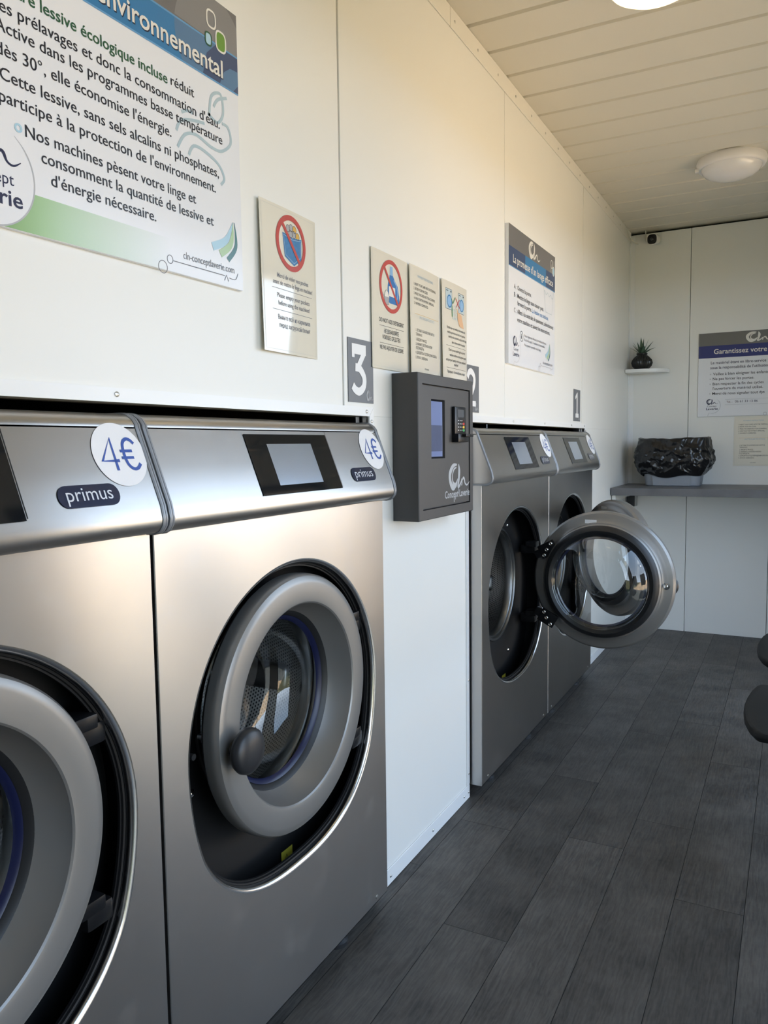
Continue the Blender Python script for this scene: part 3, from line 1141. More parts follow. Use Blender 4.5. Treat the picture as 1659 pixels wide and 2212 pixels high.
def digit(S, d, m, u0, u1, v0, v1):
    T = lambda pts: [(u0 + a * (u1 - u0), v0 + c * (v1 - v0)) for a, c in pts]
    s = (u1 - u0)
    if d == 3:
        S.poly('digit', m, 0.0008, T([(0.02, 1.0), (0.98, 1.0), (0.98, 0.80), (0.02, 0.80)][::-1]))
        S.poly('digit', m, 0.0008, T([(0.98, 0.82), (0.66, 0.82), (0.22, 0.50), (0.52, 0.50)][::-1]))
        S.poly('digit', m, 0.0008, T([(0.02, 1.0), (0.20, 1.0), (0.20, 0.73), (0.02, 0.73)][::-1]))
        S.strip('digit', m, 0.0009, T([(0.24, 0.545), (0.56, 0.52), (0.84, 0.36), (0.80, 0.18), (0.52, 0.075), (0.24, 0.10), (0.05, 0.18)]), 0.27 * s, 8)
    elif d == 2:
        S.strip('digit', m, 0.0008, T([(0.06, 0.76), (0.22, 0.90), (0.52, 0.93), (0.82, 0.80), (0.80, 0.58), (0.50, 0.34), (0.14, 0.10)]), 0.26 * s, 8)
        S.rect('digit', m, 0.0009, *T([(0.0, 0), (1, 0.15)])[0][:1], T([(1, 0)])[0][0], v0, v0 + 0.15 * (v1 - v0))
    else:
        S.poly('digit', m, 0.0008, T([(0.42, 0.95), (0.66, 1.0), (0.66, 0.14), (0.42, 0.14)][::-1]))
        S.poly('digit', m, 0.0008, T([(0.66, 1.0), (0.42, 0.95), (0.06, 0.82), (0.06, 0.70), (0.42, 0.80)][::-1]))
        S.poly('digit', m, 0.0009, T([(0.14, 0.16), (0.92, 0.16), (0.92, 0.0), (0.14, 0.0)][::-1]))


for d, ya, yb, lab in ((3, 1.674, 1.802, 'grey number plate with a big white 3 above the steel machines'),
                       (2, 2.440, 2.568, 'grey number plate with a white 2, mostly hidden behind the payment box'),
                       (1, 3.876, 4.008, 'grey number plate with a white 1 above the farthest machine')):
    pl = empty('number_plate', (0.0005, ya, 1.334), lab, 'number plate', 'number plates above the machines')
    MB().box(0.0, 0.0016, 0, yb - ya, 0, 0.157).build('plate', PLATE, pl, smooth=0)
    S = Sheet(pl, (0.0016, 0, 0), (0, 1, 0), (0, 0, 1), (1, 0, 0))
    wdt = yb - ya
    if d == 3:
        digit(S, 3, WHITE, 0.016, 0.090, 0.018, 0.144)
    elif d == 2:
        digit(S, 2, WHITE, 0.016, 0.096, 0.020, 0.144)
    else:
        digit(S, 1, WHITE, 0.022, 0.100, 0.018, 0.144)
    script_logo(S, 'plate_logo', PLOGO, 0.0006, wdt - 0.038, 0.006, 0.034, 0.026)
    S.finish()


# ------------------------------------------------------------------ posters
BOARD = mat('white_poster_board', (0.78, 0.79, 0.82), 0.16, spec=0.5, var=0.008)
GREYBAND = mat('warm_grey_print', (0.17, 0.165, 0.165), 0.16, var=0.02)
GREYLT = mat('lighter_grey_print', (0.235, 0.23, 0.23), 0.16, var=0.02)
BLUEBAND = mat('blue_print', (0.045, 0.20, 0.42), 0.16, var=0.03)
BLUEDK = mat('deep_blue_print', (0.055, 0.085, 0.17), 0.16, var=0.03)
BLUEMID = mat('muted_blue_print', (0.10, 0.20, 0.34), 0.16, var=0.03)
BLUELT = mat('light_blue_edge', (0.13, 0.33, 0.58), 0.16, var=0.03)
GREENINK = mat('dark_green_ink', (0.03, 0.10, 0.05), 0.3, var=0.03)
TEXTINK = mat('ink_charcoal', (0.018, 0.018, 0.025), 0.3, var=0.03)
TEXTBLUE = mat('ink_blue', (0.05, 0.22, 0.50), 0.3, var=0.03)
LINENAVY = mat('ink_navy', (0.02, 0.022, 0.06), 0.3, var=0.03)
PALEBLUE = mat('pale_blue_print', (0.42, 0.62, 0.74), 0.2, var=0.02)
WAVEINK = mat('pale_teal_print', (0.44, 0.55, 0.60), 0.2, var=0.02)
LEAFG = mat('leaf_green_print', (0.15, 0.30, 0.05), 0.2, var=0.02)
PALEG = mat('pale_green_print', (0.42, 0.58, 0.36), 0.2, var=0.02)
TEALD = mat('dark_teal_print', (0.09, 0.20, 0.21), 0.2, var=0.02)
OFFW = mat('off_white_print', (0.78, 0.76, 0.70), 0.2, var=0.01)


def green_fade():
    m = bpy.data.materials.new('green_fade_print')
    m.use_nodes = True
    n = m.node_tree.nodes
    L = m.node_tree.links
    b = n['Principled BSDF']
    b.inputs['Roughness'].default_value = 0.16
    t = n.new('ShaderNodeTexCoord')
    s = n.new('ShaderNodeSeparateXYZ')
    L.new(t.outputs['Object'], s.inputs[0])
    r = n.new('ShaderNodeValToRGB')
    e = r.color_ramp.elements
    e[0].position = 0.06
    e[0].color = (0.17, 0.33, 0.10, 1)
    e[1].position = 0.43
    e[1].color = (0.78, 0.79, 0.82, 1)
    k = e.new(0.17)
    k.color = (0.36, 0.54, 0.30, 1)
    L.new(s.outputs['Y'], r.inputs[0])
    L.new(r.outputs[0], b.inputs['Base Color'])
    return m


GFADE = green_fade()
BWID, BHGT = 0.630, 0.513


def board(name, loc, ax, label, cat='poster', t=0.009):
    """white rigid board, ax = 'L' on the left wall or 'B' on the back wall; returns root and its sheet"""
    root = empty(name, loc, label, cat)
    if ax == 'L':
        MB().box(0.0005, t, 0, BWID, 0, BHGT, 0.0006, 1).build('board', BOARD, root, smooth=0)
        S = Sheet(root, (t, 0, 0), (0, 1, 0), (0, 0, 1), (1, 0, 0))
    else:
        MB().box(0, BWID, -t, -0.0005, 0, BHGT, 0.0006, 1).build('board', BOARD, root, smooth=0)
        S = Sheet(root, (0, -t, 0), (1, 0, 0), (0, 0, 1), (0, -1, 0))
    return root, S


def swoosh(S, u, v, k=1.0):
    """three curved blades rising to a point at (u, v)"""
    def blade(part, m, a, bq, w):
        S.strip(part, m, 0.0006, [a, bq, (u + (0.004 if part == 'swoosh_dark' else 0.0), v)], [w * k, w * 0.85 * k, 0.0008], 8)
    blade('swoosh_blue', PALEBLUE, (u - 0.062 * k, v - 0.058 * k), (u - 0.022 * k, v - 0.038 * k), 0.015)
    blade('swoosh_green', PALEG, (u - 0.040 * k, v - 0.067 * k), (u - 0.008 * k, v - 0.042 * k), 0.014)
    blade('swoosh_dark', TEALD, (u - 0.018 * k, v - 0.074 * k), (u + 0.007 * k, v - 0.044 * k), 0.010)


def url(S, u, v, k=1.0):
    S.text('web_address', GREYINK, 0.0006, 'cln-conceptlaverie.com', u, v, 0.0125 * k, u1=u + 0.142 * k)
    S.strip('web_line', GREYINK, 0.0006, [(u - 0.026 * k, v - 0.009), (u + 0.113 * k, v - 0.009)], 0.0014, 0)
    S.strip('web_line', TEXTBLUE, 0.0006, [(u + 0.112 * k, v - 0.018), (u + 0.118 * k, v - 0.007), (u + 0.124 * k, v - 0.018)], 0.0016, 0)
    S.strip('web_line', GREYINK, 0.0006, [(u + 0.126 * k, v - 0.011), (u + 0.145 * k, v - 0.011), (u + 0.153 * k, v + 0.002)], 0.0012, 4)
    S.ring('web_line', GREYINK, 0.0006, u - 0.034 * k, v - 0.008, 0.007 * k, 0.0012)
    S.ring('web_line', GREYINK, 0.0006, u - 0.052 * k, v - 0.024, 0.0105 * k, 0.0012)


def bubble(S, cu_, cv, r, tail=True):
    S.disk('bubble', BOARD, 0.0005, cu_, cv, r)
    S.strip('bubble_line', LIGHTINK, 0.0007, [(cu_ + r * math.cos(R(a)), cv + r * math.sin(R(a))) for a in range(55, -120, -12)], [0.0006, 0.0012] + [0.0022] * 11 + [0.0012, 0.0008], 2)
    script_logo(S, 'bubble_logo', LINENAVY, 0.0008, cu_ - r * 0.72, cv + r * 0.16, r * 1.42, r * 0.72)
    S.text('bubble_lettering', LINENAVY, 0.0008, 'Concept', cu_ - r * 0.62, cv - r * 0.16, r * 0.23, u1=cu_ + r * 0.52)
    S.text('bubble_lettering', LINENAVY, 0.0008, 'Laverie', cu_ - r * 0.74, cv - r * 0.56, r * 0.30, u1=cu_ + r * 0.70, bold=0.015)


# --- big poster near the camera
py, pz = 0.629, 1.5305
root, S = board('poster', (0, py, pz), 'L', 'big white poster nearest the camera with blue band reading environnemental', 'poster')
u = lambda y_: y_ - py
v = lambda z_: z_ - pz
S.rect('header_band', GREYBAND, 0.0003, 0, BWID, v(1.966), BHGT)
S.rect('title_band', BLUEBAND, 0.0003, 0, BWID, v(1.8975), v(1.966))
S.strip('title_band_edge', BLUELT, 0.00045, [(0, v(1.8985)), (BWID, v(1.8985))], 0.003, 0)
S.strip('title_band_edge', BLUELT, 0.00045, [(0, v(1.966)), (BWID, v(1.966))], 0.003, 0)
# large circles printed over the two bands
cc, cz_, rr = u(1.185), v(1.955), 0.098
S.poly('header_circle', GREYLT, 0.0004, [(min(cc + rr * math.cos(R(a)), BWID), min(cz_ + rr * math.sin(R(a)), BHGT)) for a in range(7, 174, 4)])
S.poly('title_circle', BLUEMID, 0.0004, [(min(cc + rr * math.cos(R(a)), BWID), max(cz_ + rr * math.sin(R(a)), v(1.900))) for a in list(range(174, 361, 6)) + [366]])
S.poly('title_arc', BLUEDK, 0.00055, [(u(1.158), v(1.900)), (BWID, v(1.900)), (BWID, v(1.9645)), (u(1.196), v(1.9645)), (u(1.170), v(1.940))])
S.poly('title_arc_light', BLUEMID, 0.00065, [(u(1.205), v(1.900)), (u(1.244), v(1.900)), (BWID, v(1.915)), (BWID, v(1.940)), (u(1.236), v(1.938)), (u(1.218), v(1.925))])
S.text('title_lettering', OFFW, 0.0009, 'environnemental', u(0.913), v(1.912), 0.030, u1=u(1.214), bold=0.014)
S.text('title_shadow', mat('title_shadow_print', (0.02, 0.03, 0.06), 0.3, var=0.02), 0.0008, 'environnemental', u(0.9145), v(1.9102), 0.030, u1=u(1.2155), bold=0.016)
for (yc, zc, a, bb, m1, m2) in ((1.1845, 2.004, 0.0125, 0.0155, OFFW, None), (1.2105, 1.975, 0.0145, 0.0185, OFFW, LEAFG), (1.1755, 1.966, 0.009, 0.0115, GREENINK, PALEBLUE)):
    pts = []
    for k in range(40):
        t = 2 * math.pi * k / 40
        c_, s_ = math.cos(t), math.sin(t)
        r_ = (abs(c_) ** 3.2 + abs(s_) ** 3.2) ** (-1 / 3.2)
        pts.append((u(yc) + a * r_ * c_ * 0.95, v(zc) + bb * r_ * s_ * 0.95))
    nm = 'square_outline' if m1 is OFFW else 'small_square_outline'
    if m2:
        S.poly('square_fill' if m2 is LEAFG else 'small_square_fill', m2, 0.0008, pts)
    S.strip(nm, m1, 0.0010, pts, 0.0035 if m1 is OFFW else 0.003, 0, True)
S.text('text_green', GREENINK, 0.0006, 'Notre lessive écologique incluse', u(0.740), v(1.845), 0.0165, u1=u(1.065), bold=0.012)
for s_, a, c_, z_ in (('réduit', 1.073, 1.132, 1.847), ("Les prélavages et donc la consommation d'eau.", 0.732, 1.201, 1.8165),
                      ('Active dans les programmes basse température', 0.735, 1.207, 1.790), ("dès 30°, elle économise l'énergie.", 0.735, 1.070, 1.759),
                      ('Cette lessive, sans sels alcalins ni phosphates,', 0.739, 1.194, 1.7265), ("participe à la protection de l'environnement.", 0.736, 1.184, 1.697),
                      ('Nos machines pèsent votre linge et', 0.775, 1.128, 1.6625), ('consomment la quantité de lessive et', 0.800, 1.175, 1.635),
                      ("d'énergie nécessaire.", 0.815, 1.026, 1.607)):
    S.text('text_lettering', TEXTINK, 0.0006, s_, u(a), v(z_), 0.0165, u1=u(c_), bold=0.003)
S.ring('bullet', PALEBLUE, 0.0006, u(0.764), v(1.6705), 0.0048, 0.003)
# pale swirl drawing
T = lambda pts: [(u(a), v(c_)) for a, c_ in pts]
for pts in ([(1.185, 1.851), (1.198, 1.868), (1.224, 1.880)], [(1.172, 1.830), (1.180, 1.868), (1.206, 1.880), (1.212, 1.848), (1.195, 1.826), (1.168, 1.834)],
            [(1.098, 1.811), (1.112, 1.818), (1.126, 1.819)], [(1.083, 1.775), (1.095, 1.795), (1.125, 1.806), (1.158, 1.812)],
            [(1.085, 1.748), (1.105, 1.775), (1.135, 1.784), (1.175, 1.776), (1.205, 1.778), (1.232, 1.800), (1.226, 1.826), (1.208, 1.829)],
            [(1.113, 1.743), (1.128, 1.763), (1.160, 1.762), (1.195, 1.750), (1.210, 1.730), (1.200, 1.716)]):
    S.strip('swirl_drawing', WAVEINK, 0.0004, T(pts), 0.0056)
S.poly('green_band', GFADE, 0.0003, [(0, 0.0006), (u(1.10), 0.0006), (u(1.10), v(1.5865)), (0, v(1.5865))])
bubble(S, u(0.716), v(1.600), 0.070)
swoosh(S, u(1.232), v(1.655))
url(S, u(1.090), v(1.559))
S.finish()

# --- smaller-looking poster above the open machine
py, pz = 2.850, 1.5280
root, S = board('poster', (0, py, pz), 'L', 'white poster on the left wall reading La promesse d\'un lavage efficace', 'poster', 0.014)
S.rect('header_band', GREYBAND, 0.0003, 0, BWID, v(1.962), BHGT)
S.poly('header_circle', GREYLT, 0.0004, [(u(3.478), v(1.963)), (u(3.478), v(2.025)), (u(3.44), v(2.015)), (u(3.405), v(1.985)), (u(3.395), v(1.963))])
S.rect('title_band', BLUEBAND, 0.0003, u(3.05), u(3.34), v(1.889), v(1.962))
S.rect('title_band_dark', BLUEDK, 0.0003, 0, u(3.05), v(1.889), v(1.962))
S.rect('title_band_dark#2', BLUEDK, 0.0003, u(3.34), BWID, v(1.889), v(1.962))
S.strip('title_band_edge', BLUELT, 0.0005, [(0, v(1.8895)), (BWID, v(1.8895))], 0.003, 0)
S.text('title_lettering', OFFW, 0.0008, "La promesse d'un lavage efficace", u(2.900), v(1.908), 0.029, u1=u(3.447), bold=0.012)
script_logo(S, 'header_logo', OFFW, 0.0008, u(3.095), v(1.968), 0.155, 0.064)
for (yc, zc, a, bb, fill) in ((3.425, 2.000, 0.014, 0.016, None), (3.452, 1.974, 0.014, 0.018, PALEBLUE)):
    pts = [(u(yc) + a * math.cos(t) * 1.05, v(zc) + bb * math.sin(t) * 1.05) for t in [2 * math.pi * k / 24 for k in range(24)]]
    if fill:
        S.poly('square_fill', fill, 0.0008, pts)
    S.strip('square_outline', OFFW, 0.0010, pts, 0.0035, 0, True)
for s_, a, c_, z_, m_, pt in (('A :', 2.914, 2.940, 1.8135, TEXTINK, 'text_lettering'), ('Ouvrez la porte.', 2.953, 3.131, 1.8135, TEXTINK, 'text_lettering'),
                              ('B :', 2.914, 2.940, 1.783, TEXTINK, 'text_lettering'), ('Mettez le linge sans tasser puis', 2.952, 3.302, 1.783, TEXTINK, 'text_lettering'),
                              ('fermez la porte.', 2.952, 3.134, 1.756, TEXTINK, 'text_lettering'), ('La lessive est incluse.', 3.142, 3.378, 1.7545, TEXTBLUE, 'text_blue'),
                              ('C :', 2.913, 2.940, 1.725, TEXTINK, 'text_lettering'), ('Allez à la centrale de paiement, sélectionnez', 2.952, 3.454, 1.7245, TEXTINK, 'text_lettering'),
                              ('votre machine et suivez les instructions.', 2.950, 3.403, 1.694, TEXTINK, 'text_lettering')):
    S.text(pt, m_, 0.0006, s_, u(a), v(z_), 0.0170, u1=u(c_), bold=0.004)
for s_, a, c_, z_ in (('Votre règlement effectué, la machine démarre.', 3.038, 3.347, 1.6465), ('À la fin du cycle, la machine se déverrouille.', 3.038, 3.327, 1.6305), ('Vous pouvez reprendre votre linge.', 3.038, 3.268, 1.611)):
    S.text('small_lettering', GREYINK, 0.0006, s_, u(a), v(z_), 0.0105, u1=u(c_))
S.ring('info_sign', TEXTINK, 0.0006, u(3.005), v(1.644), 0.0195, 0.0022)
S.text('info_sign', TEXTINK, 0.0006, 'i', u(3.001), v(1.635), 0.018, u1=u(3.009), bold=0.02)
S.strip('beaker_drawing', WAVEINK, 0.0005, [(u(3.305), v(1.888)), (u(3.338), v(1.785)), (u(3.430), v(1.785)), (u(3.458), v(1.888))], 0.0022, 0)
S.strip('beaker_drawing', WAVEINK, 0.0005, [(u(3.31 + 0.0075 * k), v(1.866 - 0.0004 * k) + 0.006 * math.sin(k * 1.05)) for k in range(20)], 0.0024, 3)
bubble(S, u(2.938), v(1.590), 0.052)
S.strip('bubble_line', LIGHTINK, 0.0007, [(u(2.918), v(1.541)), (u(2.908), v(1.529))], 0.0018, 0)
swoosh(S, u(3.398), v(1.656))
url(S, u(3.297), v(1.562), 1.04)
S.finish()

# --- poster on the back wall
px, pz = 0.423, 1.380
root, S = board('poster', (px, YB, pz), 'B', 'white poster with navy band on the back wall, cut by the photo edge', 'poster')
NAVYBAND = mat('navy_print', (0.022, 0.034, 0.16), 0.3, var=0.03)
u = lambda x_: x_ - px
S.rect('header_band', mat('olive_grey_print', (0.15, 0.15, 0.14), 0.3, var=0.02), 0.0003, 0, BWID, v(1.815), BHGT)
S.rect('title_band', NAVYBAND, 0.0003, 0, BWID, v(1.740), v(1.815))
S.text('title_lettering', OFFW, 0.0008, 'Garantissez votre', u(0.511), v(1.764), 0.029, u1=u(0.808), bold=0.012)
script_logo(S, 'header_logo', OFFW, 0.0008, u(0.690), v(1.827), 0.150, 0.056)
S.text('lead_lettering', LINENAVY, 0.0006, 'Le matériel étant en libre-service', u(0.495), v(1.702), 0.0165, track=0.96, bold=0.010)
S.text('lead_lettering', LINENAVY, 0.0006, "sous la responsabilité de l'utilisateur.", u(0.493), v(1.672), 0.0165, track=0.96, bold=0.010)
for s_, a, z_ in (('Veillez à bien éloigner les enfants.', 0.509, 1.633), ('Ne pas forcer les portes.', 0.508, 1.603), ('Bien respecter la fin des cycles', 0.508, 1.572),
                  ("l'ouverture du matériel utilisé.", 0.509, 1.544), ('Merci de nous signaler tout dys', 0.507, 1.513)):
    S.text('text_lettering', TEXTINK, 0.0006, s_, u(a), v(z_), 0.0160, track=0.99, bold=0.006)
    if not s_.startswith("l'o"):
        S.ring('bullet', LIGHTINK, 0.0006, u(a - 0.014), v(z_ + 0.007), 0.003, 0.002)
bubble(S, u(0.508), v(1.446), 0.047)
S.strip('bubble_line', LIGHTINK, 0.0007, [(u(0.492), v(1.402)), (u(0.482), v(1.382))], 0.0018, 0)
S.strip('number_field', LIGHTINK, 0.0006, [(u(0.582), v(1.450)), (u(0.582), v(1.483)), (u(1.02), v(1.483)), (u(1.02), v(1.450))], 0.0014, 0, True)
S.text('field_caption', mat('brown_ink', (0.16, 0.03, 0.03), 0.4, var=0.05), 0.0006, 'Tél. :', u(0.590), v(1.461), 0.012, u1=u(0.622))
S.text('handwritten_number', LINENAVY, 0.0006, '06 61 33 13 86', u(0.638), v(1.461), 0.014, u1=u(0.764))
S.ring('web_line', GREYINK, 0.0006, u(0.806), v(1.389), 0.009, 0.0012)
S.finish()


# ------------------------------------------------------------------ laminated sheets
PAPER = mat('cream_laminated_paper', (0.80, 0.76, 0.655), 0.07, spec=0.5, var=0.01, coat=1.0)
LAMED = mat('clear_laminate_edge', (0.66, 0.645, 0.58), 0.12, var=0.02)
REDBAN = mat('red_ban_print', (0.53, 0.10, 0.09), 0.14, var=0.03)
JEANS = mat('denim_print', (0.07, 0.22, 0.45), 0.16, var=0.25, scale=120)
DENIM2 = mat('denim_stitch_print', (0.36, 0.52, 0.68), 0.2, var=0.05)
COINY = mat('gold_print', (0.68, 0.42, 0.10), 0.2, var=0.05)
COING = mat('silver_coin_print', (0.42, 0.42, 0.43), 0.2, var=0.05)
BOTB = mat('bottle_blue_print', (0.06, 0.20, 0.50), 0.16, var=0.06)
BOTL = mat('bottle_light_print', (0.28, 0.48, 0.74), 0.16, var=0.06)
INKBR = mat('warm_black_ink', (0.05, 0.045, 0.04), 0.25, var=0.05)
HEADBL = mat('faded_blue_ink', (0.33, 0.46, 0.58), 0.25, var=0.05)
SKIN = mat('skin_print', (0.72, 0.46, 0.28), 0.2, var=0.05)
WMB = mat('appliance_print', (0.50, 0.60, 0.64), 0.2, var=0.04)
KEYP = mat('keypad_print', (0.60, 0.66, 0.64), 0.2, var=0.04)
GREENP = mat('green_tick_print', (0.06, 0.26, 0.10), 0.2, var=0.03)
SW, SH = 0.216, 0.304


def lam(loc, ax, label, warp):
    root = empty('laminated_notice', loc, label, 'notice')
    if ax == 'L':
        S = Sheet(root, (0.0015, 0, 0), (0, 1, 0), (0, 0, 1), (1, 0, 0), warp)
    else:
        S = Sheet(root, (0, -0.0015, 0), (1, 0, 0), (0, 0, 1), (0, -1, 0), warp)
    # the sheet itself: front face, back face and edge
    b = MB()
    nu, nv = 12, 18
    for h, nm in ((0.0, 'a'),):
        g0 = [[S.P(SW * i / nu, SH * j / nv, 0.0) for j in range(nv + 1)] for i in range(nu + 1)]
        g1 = [[S.P(SW * i / nu, SH * j / nv, -0.0009) for j in range(nv + 1)] for i in range(nu + 1)]
    V0 = [[b.bm.verts.new(p) for p in r_] for r_ in g0]
    V1 = [[b.bm.verts.new(p) for p in r_] for r_ in g1]
    for i in range(nu):
        for j in range(nv):
            b.bm.faces.new((V0[i][j], V0[i + 1][j], V0[i + 1][j + 1], V0[i][j + 1]))
            b.bm.faces.new((V1[i][j], V1[i][j + 1], V1[i + 1][j + 1], V1[i + 1][j]))
    for i in range(nu):
        b.bm.faces.new((V0[i][0], V1[i][0], V1[i + 1][0], V0[i + 1][0]))
        b.bm.faces.new((V0[i][nv], V0[i + 1][nv], V1[i + 1][nv], V1[i][nv]))
    for j in range(nv):
        b.bm.faces.new((V0[0][j], V0[0][j + 1], V1[0][j + 1], V1[0][j]))
        b.bm.faces.new((V0[nu][j], V1[nu][j], V1[nu][j + 1], V0[nu][j + 1]))
    b.build('sheet', PAPER, root, smooth=60)
    e = 0.006
    S.strip('laminate_seam', LAMED, 0.0003, [(e, e), (SW - e, e), (SW - e, SH - e), (e, SH - e)], 0.0012, 0, True)
    return root, S


def ban(S, cu_, cv, r):
    S.ring('ban_circle', REDBAN, 0.0010, cu_, cv, r, 0.011, n=56)
    a = R(132)
    S.strip('ban_bar', REDBAN, 0.0011, [(cu_ + r * math.cos(a), cv + r * math.sin(a)), (cu_ - r * math.cos(a), cv - r * math.sin(a))], 0.0085, 0)


bow = lambda amp, skew=0.0: (lambda a, c_: amp * (1 - (2 * a / SW - 1) ** 2) * 0.35 + amp * (1 - a / SW) ** 2 * (0.5 + skew * (1 - c_ / SH)) + 0.0006)
# -- empty your pockets
y0, z0 = 1.319, 1.4235
root, S = lam((0, y0, z0), 'L', 'glossy laminated notice about emptying pockets, beside the big poster', bow(0.010, 0.6))
u = lambda y_: y_ - y0
v = lambda z_: z_ - z0
ban(S, u(1.431), v(1.658), 0.053)
S.poly('pocket_drawing', JEANS, 0.0004, [(u(a), v(c_)) for a, c_ in ((1.398, 1.676), (1.405, 1.627), (1.441, 1.613), (1.471, 1.631), (1.473, 1.675), (1.436, 1.671))])
S.strip('pocket_stitch', DENIM2, 0.0006, [(u(a), v(c_)) for a, c_ in ((1.402, 1.669), (1.409, 1.631), (1.441, 1.618), (1.467, 1.635), (1.469, 1.668))], 0.0012, 0)
S.strip('pocket_stitch', DENIM2, 0.0006, [(u(a), v(c_)) for a, c_ in ((1.400, 1.672), (1.436, 1.667), (1.471, 1.671))], 0.0012, 0)
for a, c_, m_, nm in ((1.420, 1.688, COING, 'silver_coin'), (1.432, 1.691, COING, 'silver_coin'), (1.445, 1.690, COINY, 'gold_coin'), (1.430, 1.678, COING, 'silver_coin'), (1.443, 1.679, COING, 'silver_coin'), (1.457, 1.678, COINY, 'gold_coin')):
    S.disk(nm, m_, 0.0003, u(a), v(c_), 0.0075, n=20)
    S.ring('coin_outline', INKBR, 0.00035, u(a), v(c_), 0.0075, 0.001, n=20)
for s_, a, c_, z_ in (('Merci de vider vos poches', 1.374, 1.499, 1.579), ('avant de mettre le linge en machine!', 1.358, 1.516, 1.5645), ('Please empty your pockets', 1.372, 1.503, 1.538),
                      ('before using the machines!', 1.376, 1.503, 1.5225), ('Выньте всё из карманов', 1.373, 1.504, 1.493), ('перед загрузкой белья!', 1.377, 1.503, 1.4765)):
    S.text('notice_lettering', GREYINK, 0.0004, s_, u(a), v(z_), 0.0092, u1=u(c_), bold=0.006)
for z_ in (1.556, 1.512):
    S.strip('notice_rule', GREYINK, 0.0004, [(u(1.354), v(z_)), (u(1.514), v(z_))], 0.0009, 0)
S.finish()

# -- no detergent
y0, z0 = 1.794, 1.4275
root, S = lam((0, y0, z0), 'L', 'cream laminated notice with red ban sign over a detergent bottle', bow(0.006))
ban(S, u(1.905), v(1.648), 0.064)
S.poly('bottle_drawing', BOTB, 0.0004, [(u(a), v(c_)) for a, c_ in ((1.896, 1.604), (1.882, 1.608), (1.884, 1.650), (1.893, 1.668), (1.896, 1.678), (1.916, 1.678), (1.926, 1.668), (1.944, 1.655), (1.953, 1.630), (1.953, 1.604))])
S.poly('bottle_cap_drawing', BOTL, 0.0005, [(u(a), v(c_)) for a, c_ in ((1.897, 1.678), (1.915, 1.678), (1.914, 1.701), (1.899, 1.701))])
S.strip('bottle_handle_drawing', BOTL, 0.0006, [(u(a), v(c_)) for a, c_ in ((1.920, 1.668), (1.936, 1.655), (1.944, 1.635), (1.940, 1.620))], 0.004, 5)
S.poly('bottle_label_drawing', OFFW, 0.0006, [(u(a), v(c_)) for a, c_ in ((1.890, 1.622), (1.890, 1.648), (1.928, 1.648), (1.928, 1.622))])
S.poly('scoop_drawing', COING, 0.0007, [(u(a), v(c_)) for a, c_ in ((1.862, 1.618), (1.867, 1.598), (1.887, 1.598), (1.892, 1.618))])
S.strip('scoop_drawing', COING, 0.0007, [(u(1.864), v(1.617)), (u(1.846), v(1.628))], 0.004, 0)
S.poly('powder_drawing', OFFW, 0.0006, [(u(a), v(c_)) for a, c_ in ((1.862, 1.618), (1.892, 1.618), (1.884, 1.632), (1.875, 1.636), (1.868, 1.630))])
S.strip('scoop_outline', INKBR, 0.0008, [(u(a), v(c_)) for a, c_ in ((1.862, 1.618), (1.867, 1.598), (1.887, 1.598), (1.892, 1.618), (1.884, 1.632), (1.875, 1.636), (1.868, 1.630))], 0.0009, 0, True)
for s_, a, c_, z_, bo in (('DO NOT ADD DETERGENT', 1.833, 1.982, 1.5495, 0.014), ('НЕ ДОБАВЛЯЙТЕ', 1.861, 1.949, 1.522, 0.01), ('МОЮЩЕЕ СРЕДСТВО', 1.851, 1.958, 1.506, 0.01), ('NE PAS AJOUTER DE LESSIVE', 1.835, 1.977, 1.479, 0.01)):
    S.text('notice_lettering', INKBR, 0.0004, s_, u(a), v(z_), 0.0105, u1=u(c_), bold=bo)
for z_ in (1.540, 1.495):
    S.strip('notice_rule', INKBR, 0.0004, [(u(1.834), v(z_)), (u(1.981), v(z_))], 0.0009, 0)
S.finish()


# -- payment instructions (hung twice)
def instructions(S, u, v):
    S.text('heading', HEADBL, 0.0004, 'PAYMENT INSTRUCTIONS', u(2.064), v(1.7005), 0.0072, u1=u(2.176))
    for s_, a, c_, z_ in (('1. INSERT YOUR CARD INTO THE TERMINAL.', 2.035, 2.201, 1.677), ('2. ENTER YOUR PIN CODE.', 2.035, 2.135, 1.664), ('3. PRESS THE GREEN BUTTON (CONFIRM).', 2.036, 2.194, 1.6505),
                          ('4. WAIT FOR THE PAYMENT APPROVAL.', 2.037, 2.184, 1.637), ('5. PAYMENT COMPLETED.', 2.038, 2.137, 1.6235), ('1. ВСТАВЬТЕ БАНКОВСКУЮ КАРТУ В', 2.045, 2.185, 1.549),
                          ('ТЕРМИНАЛ.', 2.045, 2.090, 1.537), ('2. ВВЕДИТЕ PIN-КОД.', 2.045, 2.123, 1.523), ('3. НАЖМИТЕ ЗЕЛЁНУЮ КНОПКУ', 2.044, 2.167, 1.510), ('(ПОДТВЕРДИТЬ).', 2.044, 2.102, 1.499),
                          ('4. ДОЖДИТЕСЬ ПОДТВЕРЖДЕНИЯ ОПЛАТЫ.', 2.042, 2.205, 1.486), ('5. ОПЛАТА ЗАВЕРШЕНА.', 2.041, 2.130, 1.472)):
        S.text('notice_lettering' if z_ > 1.6 else 'notice_lettering#2', INKBR, 0.0004, s_, u(a), v(z_), 0.0072, u1=u(c_))
    S.strip('notice_rule', COINY, 0.0004, [(u(2.040), v(1.598)), (u(2.218), v(1.598))], 0.0008, 0)
    S.text('heading', HEADBL, 0.0004, 'ИНСТРУКЦИЯ ПО ОПЛАТЕ', u(2.073), v(1.5865), 0.0072, u1=u(2.186))
    S.text('footer', INKBR, 0.0004, 'СПАСИБО', u(2.106), v(1.444), 0.0045, u1=u(2.138))


